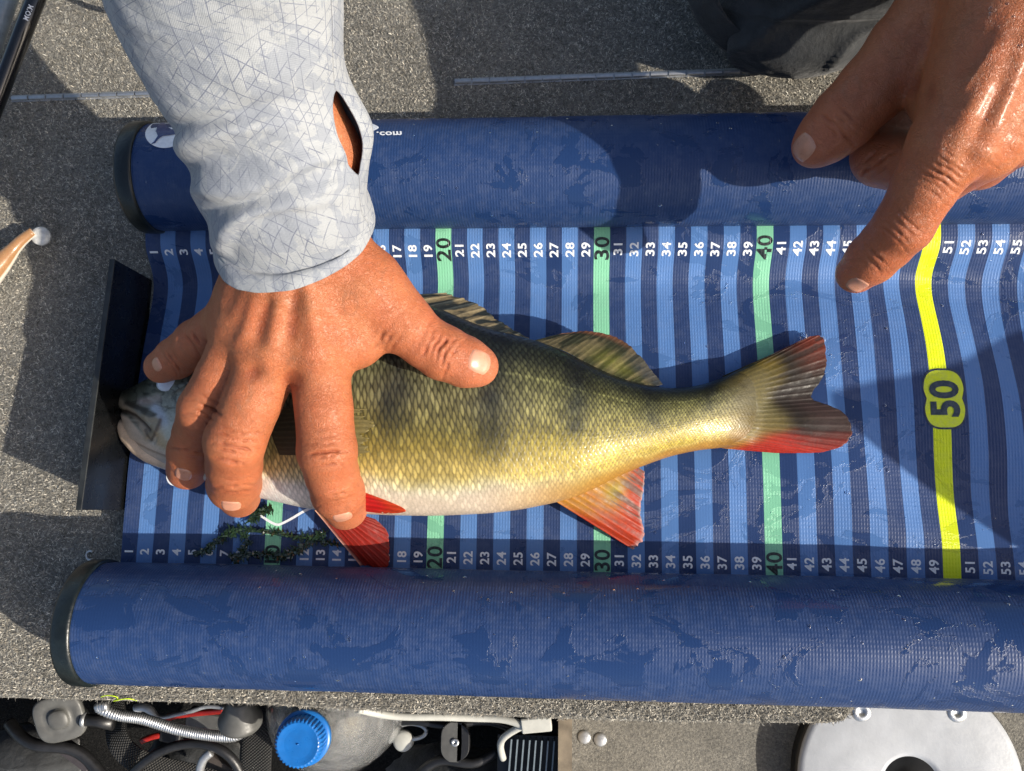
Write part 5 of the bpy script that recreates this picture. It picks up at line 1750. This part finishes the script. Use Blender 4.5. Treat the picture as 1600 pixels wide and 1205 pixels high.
# capsule shaped buckle with its screw, behind the bottle
bc_ = P(711, 1160, -11)
bk = thing('round_buckle', 'dark oval buckle with a bright centre screw right of the bottle', 'buckle', bc_)
ang = np.linspace(0, 2 * np.pi, 49)[:-1]
for sx_, x0, x1 in ((-1, -1.02, 0.28), (1, 0.42, 1.02)):
    pl = []
    for y in np.linspace(-1.35, 1.35, 25):
        pl.append((x1 if sx_ < 0 else min(x1, 1.02 * (1 - abs(y / 1.4) ** 4) + 0.0), y))
    for y in np.linspace(1.35, -1.35, 25):
        pl.append((x0 * (1 - 0.75 * abs(y / 1.4) ** 4) if sx_ < 0 else x0, y))
    V, F = slab([(bc_[0] + a, bc_[1] + b) for a, b in pl], bc_[2] - 0.6, bc_[2], 0.06)
    mk('buckle_plate', V, F, M['grey_plastic'] if sx_ < 0 else M['black'], bk, smooth=False)
V, F = lathe([(0.0, 0.02), (0.10, 0.02), (0.11, 0.10), (0.26, 0.10), (0.30, 0.0)], 24, bc_ + [0, 0, 0.0])
mk('screw', V, F, M['steel'], bk)
cr = [P(642 + 24 * math.cos(a), 1143 + 12 * math.sin(a), -13) for a in np.linspace(0, 2 * np.pi, 40)]
tag(mk('ring_clip', *tube(cr, 0.15, 12), M['dull']), 'oval metal ring behind the bottle shoulder', 'ring')
V, F = lathe([(0.0, 0.3), (0.55, 0.27), (0.72, 0.15), (0.76, -0.3), (0.0, -0.35)], 36, P(630, 1158, -13))
tag(mk('round_button', V, F, M['white']), 'pale round button behind the bottle shoulder', 'button')
tag(mk('white_cable', *tube(smooth_path([P(560, 1108, -5), P(610, 1118, -6), P(680, 1120, -6.5), P(750, 1122, -7), P(800, 1127, -7), P(818, 1134, -7)], 80), 0.26, 12), M['white']), 'off white cable running along under the deck edge', 'cable')
tag(mk('white_cable', *tube(smooth_path([P(818, 1134, -7.3), P(802, 1142, -7.6), P(788, 1152, -8), P(782, 1168, -9), P(786, 1185, -10)], 60), 0.24, 12), M['white']), 'off white cable bending down beside the slatted vent', 'cable')
block('cable_plug', 838, 1130, -7, 2.0, 1.0, 0.8, 0.12, M['white'], 'off white plug at the end of the cable', 'plug', 0.18)
vent = thing('slatted_vent', 'dark vent with upright blue grey slats beside the tan panel', 'vent', P(835, 1200, -10))
V, F = box(P(835, 1200, -11.4), (5.2, 4.6, 0.8), bev=0.1); mk('vent_frame', V, F, M['black'], vent, smooth=False)
sl0 = None
for i in range(9):
    c = P(796 + 9.5 * i, 1202 + 0.5 * i, -10.6)
    V, F = box(c, (0.10, 4.2, 0.9), np.array(Matrix.Rotation(-0.07, 3, 'Z')))
    if sl0 is None:
        sl0 = mk('vent_slat', V, F, M['rod_grey'], vent, smooth=False); s0c = c
    else:
        o = sl0.copy(); COL.objects.link(o); o.parent = vent; o.location = Vector(sl0.location) + Vector((c - s0c) * S)
for px, py, w in ((913, 1152, 'left'), (938, 1156, 'right')):
    c = P(px, py, FZ + 0.05)
    V, F = lathe([(0.0, 0.18), (0.3, 0.16), (0.46, 0.10), (0.58, 0.02), (0.58, 0.0)], 28, c)
    tag(mk('rivet', V, F, M['dull']), f'{w} one of two domed rivets by the tan panel', 'rivet', 'domed rivets by the tan panel')

for i, (pts_, r_, lab) in enumerate([
    ([(15, 1130, -13), (60, 1165, -12), (110, 1170, -12.5), (150, 1200, -13), (170, 1230, -13)], 0.45, 'dark cord looping below the mount pad'),
    ([(200, 1215, -9.5), (250, 1175, -9), (300, 1162, -9), (345, 1172, -9), (372, 1200, -9.5), (380, 1230, -10)], 0.34, 'dark cord arching under the gooseneck bend'),
    ([(655, 1210, -12), (690, 1188, -11.6), (740, 1192, -11.6), (775, 1175, -12)], 0.36, 'dark cord below the oval buckle'),
    ([(600, 1135, -13), (655, 1128, -12), (700, 1134, -12), (760, 1128, -12.5), (800, 1140, -13)], 0.26, 'thin dark cord above the oval buckle')]):
    tag(mk('power_cable', *tube(smooth_path([P(*a) for a in pts_], 80), r_, 12), M['black']), lab, 'cable')
lump = lathe([(0.0, 2.2), (1.5, 1.9), (2.8, 1.0), (3.4, 0.0), (3.3, -1.0), (0, -1.0)], 40, (0, 0, 0))
for px, py, z, sx_, sy_, lab in ((40, 1190, -17, 1.3, 0.8, 'crumpled black bag in the corner of the locker'), (300, 1190, -17, 1.2, 0.7, 'crumpled black bag under the webbing strap'), (700, 1205, -17, 1.3, 0.6, 'crumpled black bag below the oval buckle')):
    V = lump[0] * [sx_, sy_, 1]; V = V * (1 + 0.22 * fbm(V[:, 0] * 0.9, V[:, 1] * 1.1, V[:, 2] * 0.9 + px, 3))[:, None]
    tag(mk('crumpled_bag', V + P(px, py, z), lump[1], M['trousers']), lab, 'bag')

# pedestal plate
pc = P(1423, 1227, FZ + 2.0)
ped = thing('pedestal_plate', 'round pale metal pedestal plate with a dark centre hole', 'pedestal base', (pc[0], pc[1], FZ))
rp = rcm(172, pc)
V, F = lathe([(2.25, 0.0), (2.4, 0.30), (2.7, 0.36), (rp - 0.5, 0.16), (rp - 0.12, 0.08), (rp, -0.1), (rp, -0.5)], 96, pc)
mk('plate', V, F, M['pedestal'], ped)
V, F = lathe([(rp - 0.05, -0.3), (rp + 0.12, -0.4), (rp + 0.12, -2.0), (rp - 0.3, -2.0)], 96, pc); mk('gasket', V, F, M['black'], ped)
V, F = lathe([(2.25, 0.05), (2.15, -0.2), (2.1, -1.9), (0.0, -1.95)], 48, pc); mk('socket', V, F, M['black'], ped)
for px, py in ((1345, 1112), (1494, 1113), (1290, 1240), (1560, 1240)):
    c = P(px, py, FZ + 2.15)
    V, F = lathe([(0.0, 0.12), (0.25, 0.12), (0.3, 0.22), (0.62, 0.2), (0.85, 0.06), (0.88, -0.1)], 28, c); mk('screw', V, F, M['steel'], ped)

# ------------------------------------------------------------------ water drops
def drops():
    Vs, Fs, k = [], [], 0
    base = [(1.0, 0.0), (0.93, 0.22), (0.72, 0.40), (0.40, 0.52), (0.0, 0.56)]
    th = np.arange(12) * 2 * np.pi / 12

    def add(p, nrm, r):
        nonlocal k
        a, b, d = frame(nrm)
        sx_, sy_ = random.uniform(.75, 1.3), random.uniform(.75, 1.3)
        rows = [p + r * rr * (np.cos(th)[:, None] * a * sx_ + np.sin(th)[:, None] * b * sy_) + d * (r * hh * 0.7 - 0.004) for rr, hh in base]
        Vs.append(np.concatenate(rows)); Fs.append(grid_faces(len(base), 12, close_v=True) + k); k += 60
    for _ in range(260):
        x, y = random.uniform(1, 57), random.uniform(-0.5, 20)
        if fbm(x * 0.2, y * 0.2, 3.0, 2) < -0.05: continue
        add(np.array([x, y, float(mat_z(x, y))]), (0, 0, 1), random.choice((.03, .04, .05, .05, .07, .10)))
    for roll, nn in ((roll_low, 130), (roll_up, 110)):
        for _ in range(nn):
            x = random.uniform(roll.xl + 1.5, 57); an = random.uniform(0.35, 2.8)
            p = roll.lift(np.array([x]), np.array([an]), 0.0)[0]
            add(p, (0, math.cos(an), math.sin(an)), random.choice((.03, .04, .05, .06, .09)))
    for px, py, r in ((1289, 527, .22), (1262, 520, .20), (1278, 524, .14), (1254, 524, .12), (1270, 533, .16), (1283, 534, .12), (1302, 552, .1), (1323, 770, .16), (1388, 735, .13), (1310, 690, .1)):
        p = P(px, py, 0); p[2] = float(mat_z(p[0], p[1])); add(p, (0, 0, 1), r)
    for px, py, r in ((1548, 14, .09), (1547, 22, .07), (1574, 6, .06), (1584, 26, .07), (1594, 72, .09), (1580, 146, .09), (1584, 179, .07), (1567, 187, .06), (1541, 187, .06), (1548, 92, .05), (1405, 336, .04), (1421, 339, .04), (1536, 168, .05), (1590, 110, .05)):
        p, q_ = shoot(bvhB, px, py)
        if p is not None: add(p, q_, r)
    o = mk('water_drops', np.concatenate(Vs), np.concatenate(Fs), M['water'], kind='stuff')
    o['label'] = 'clear water drops scattered over the mat, rolls and hand'


drops()
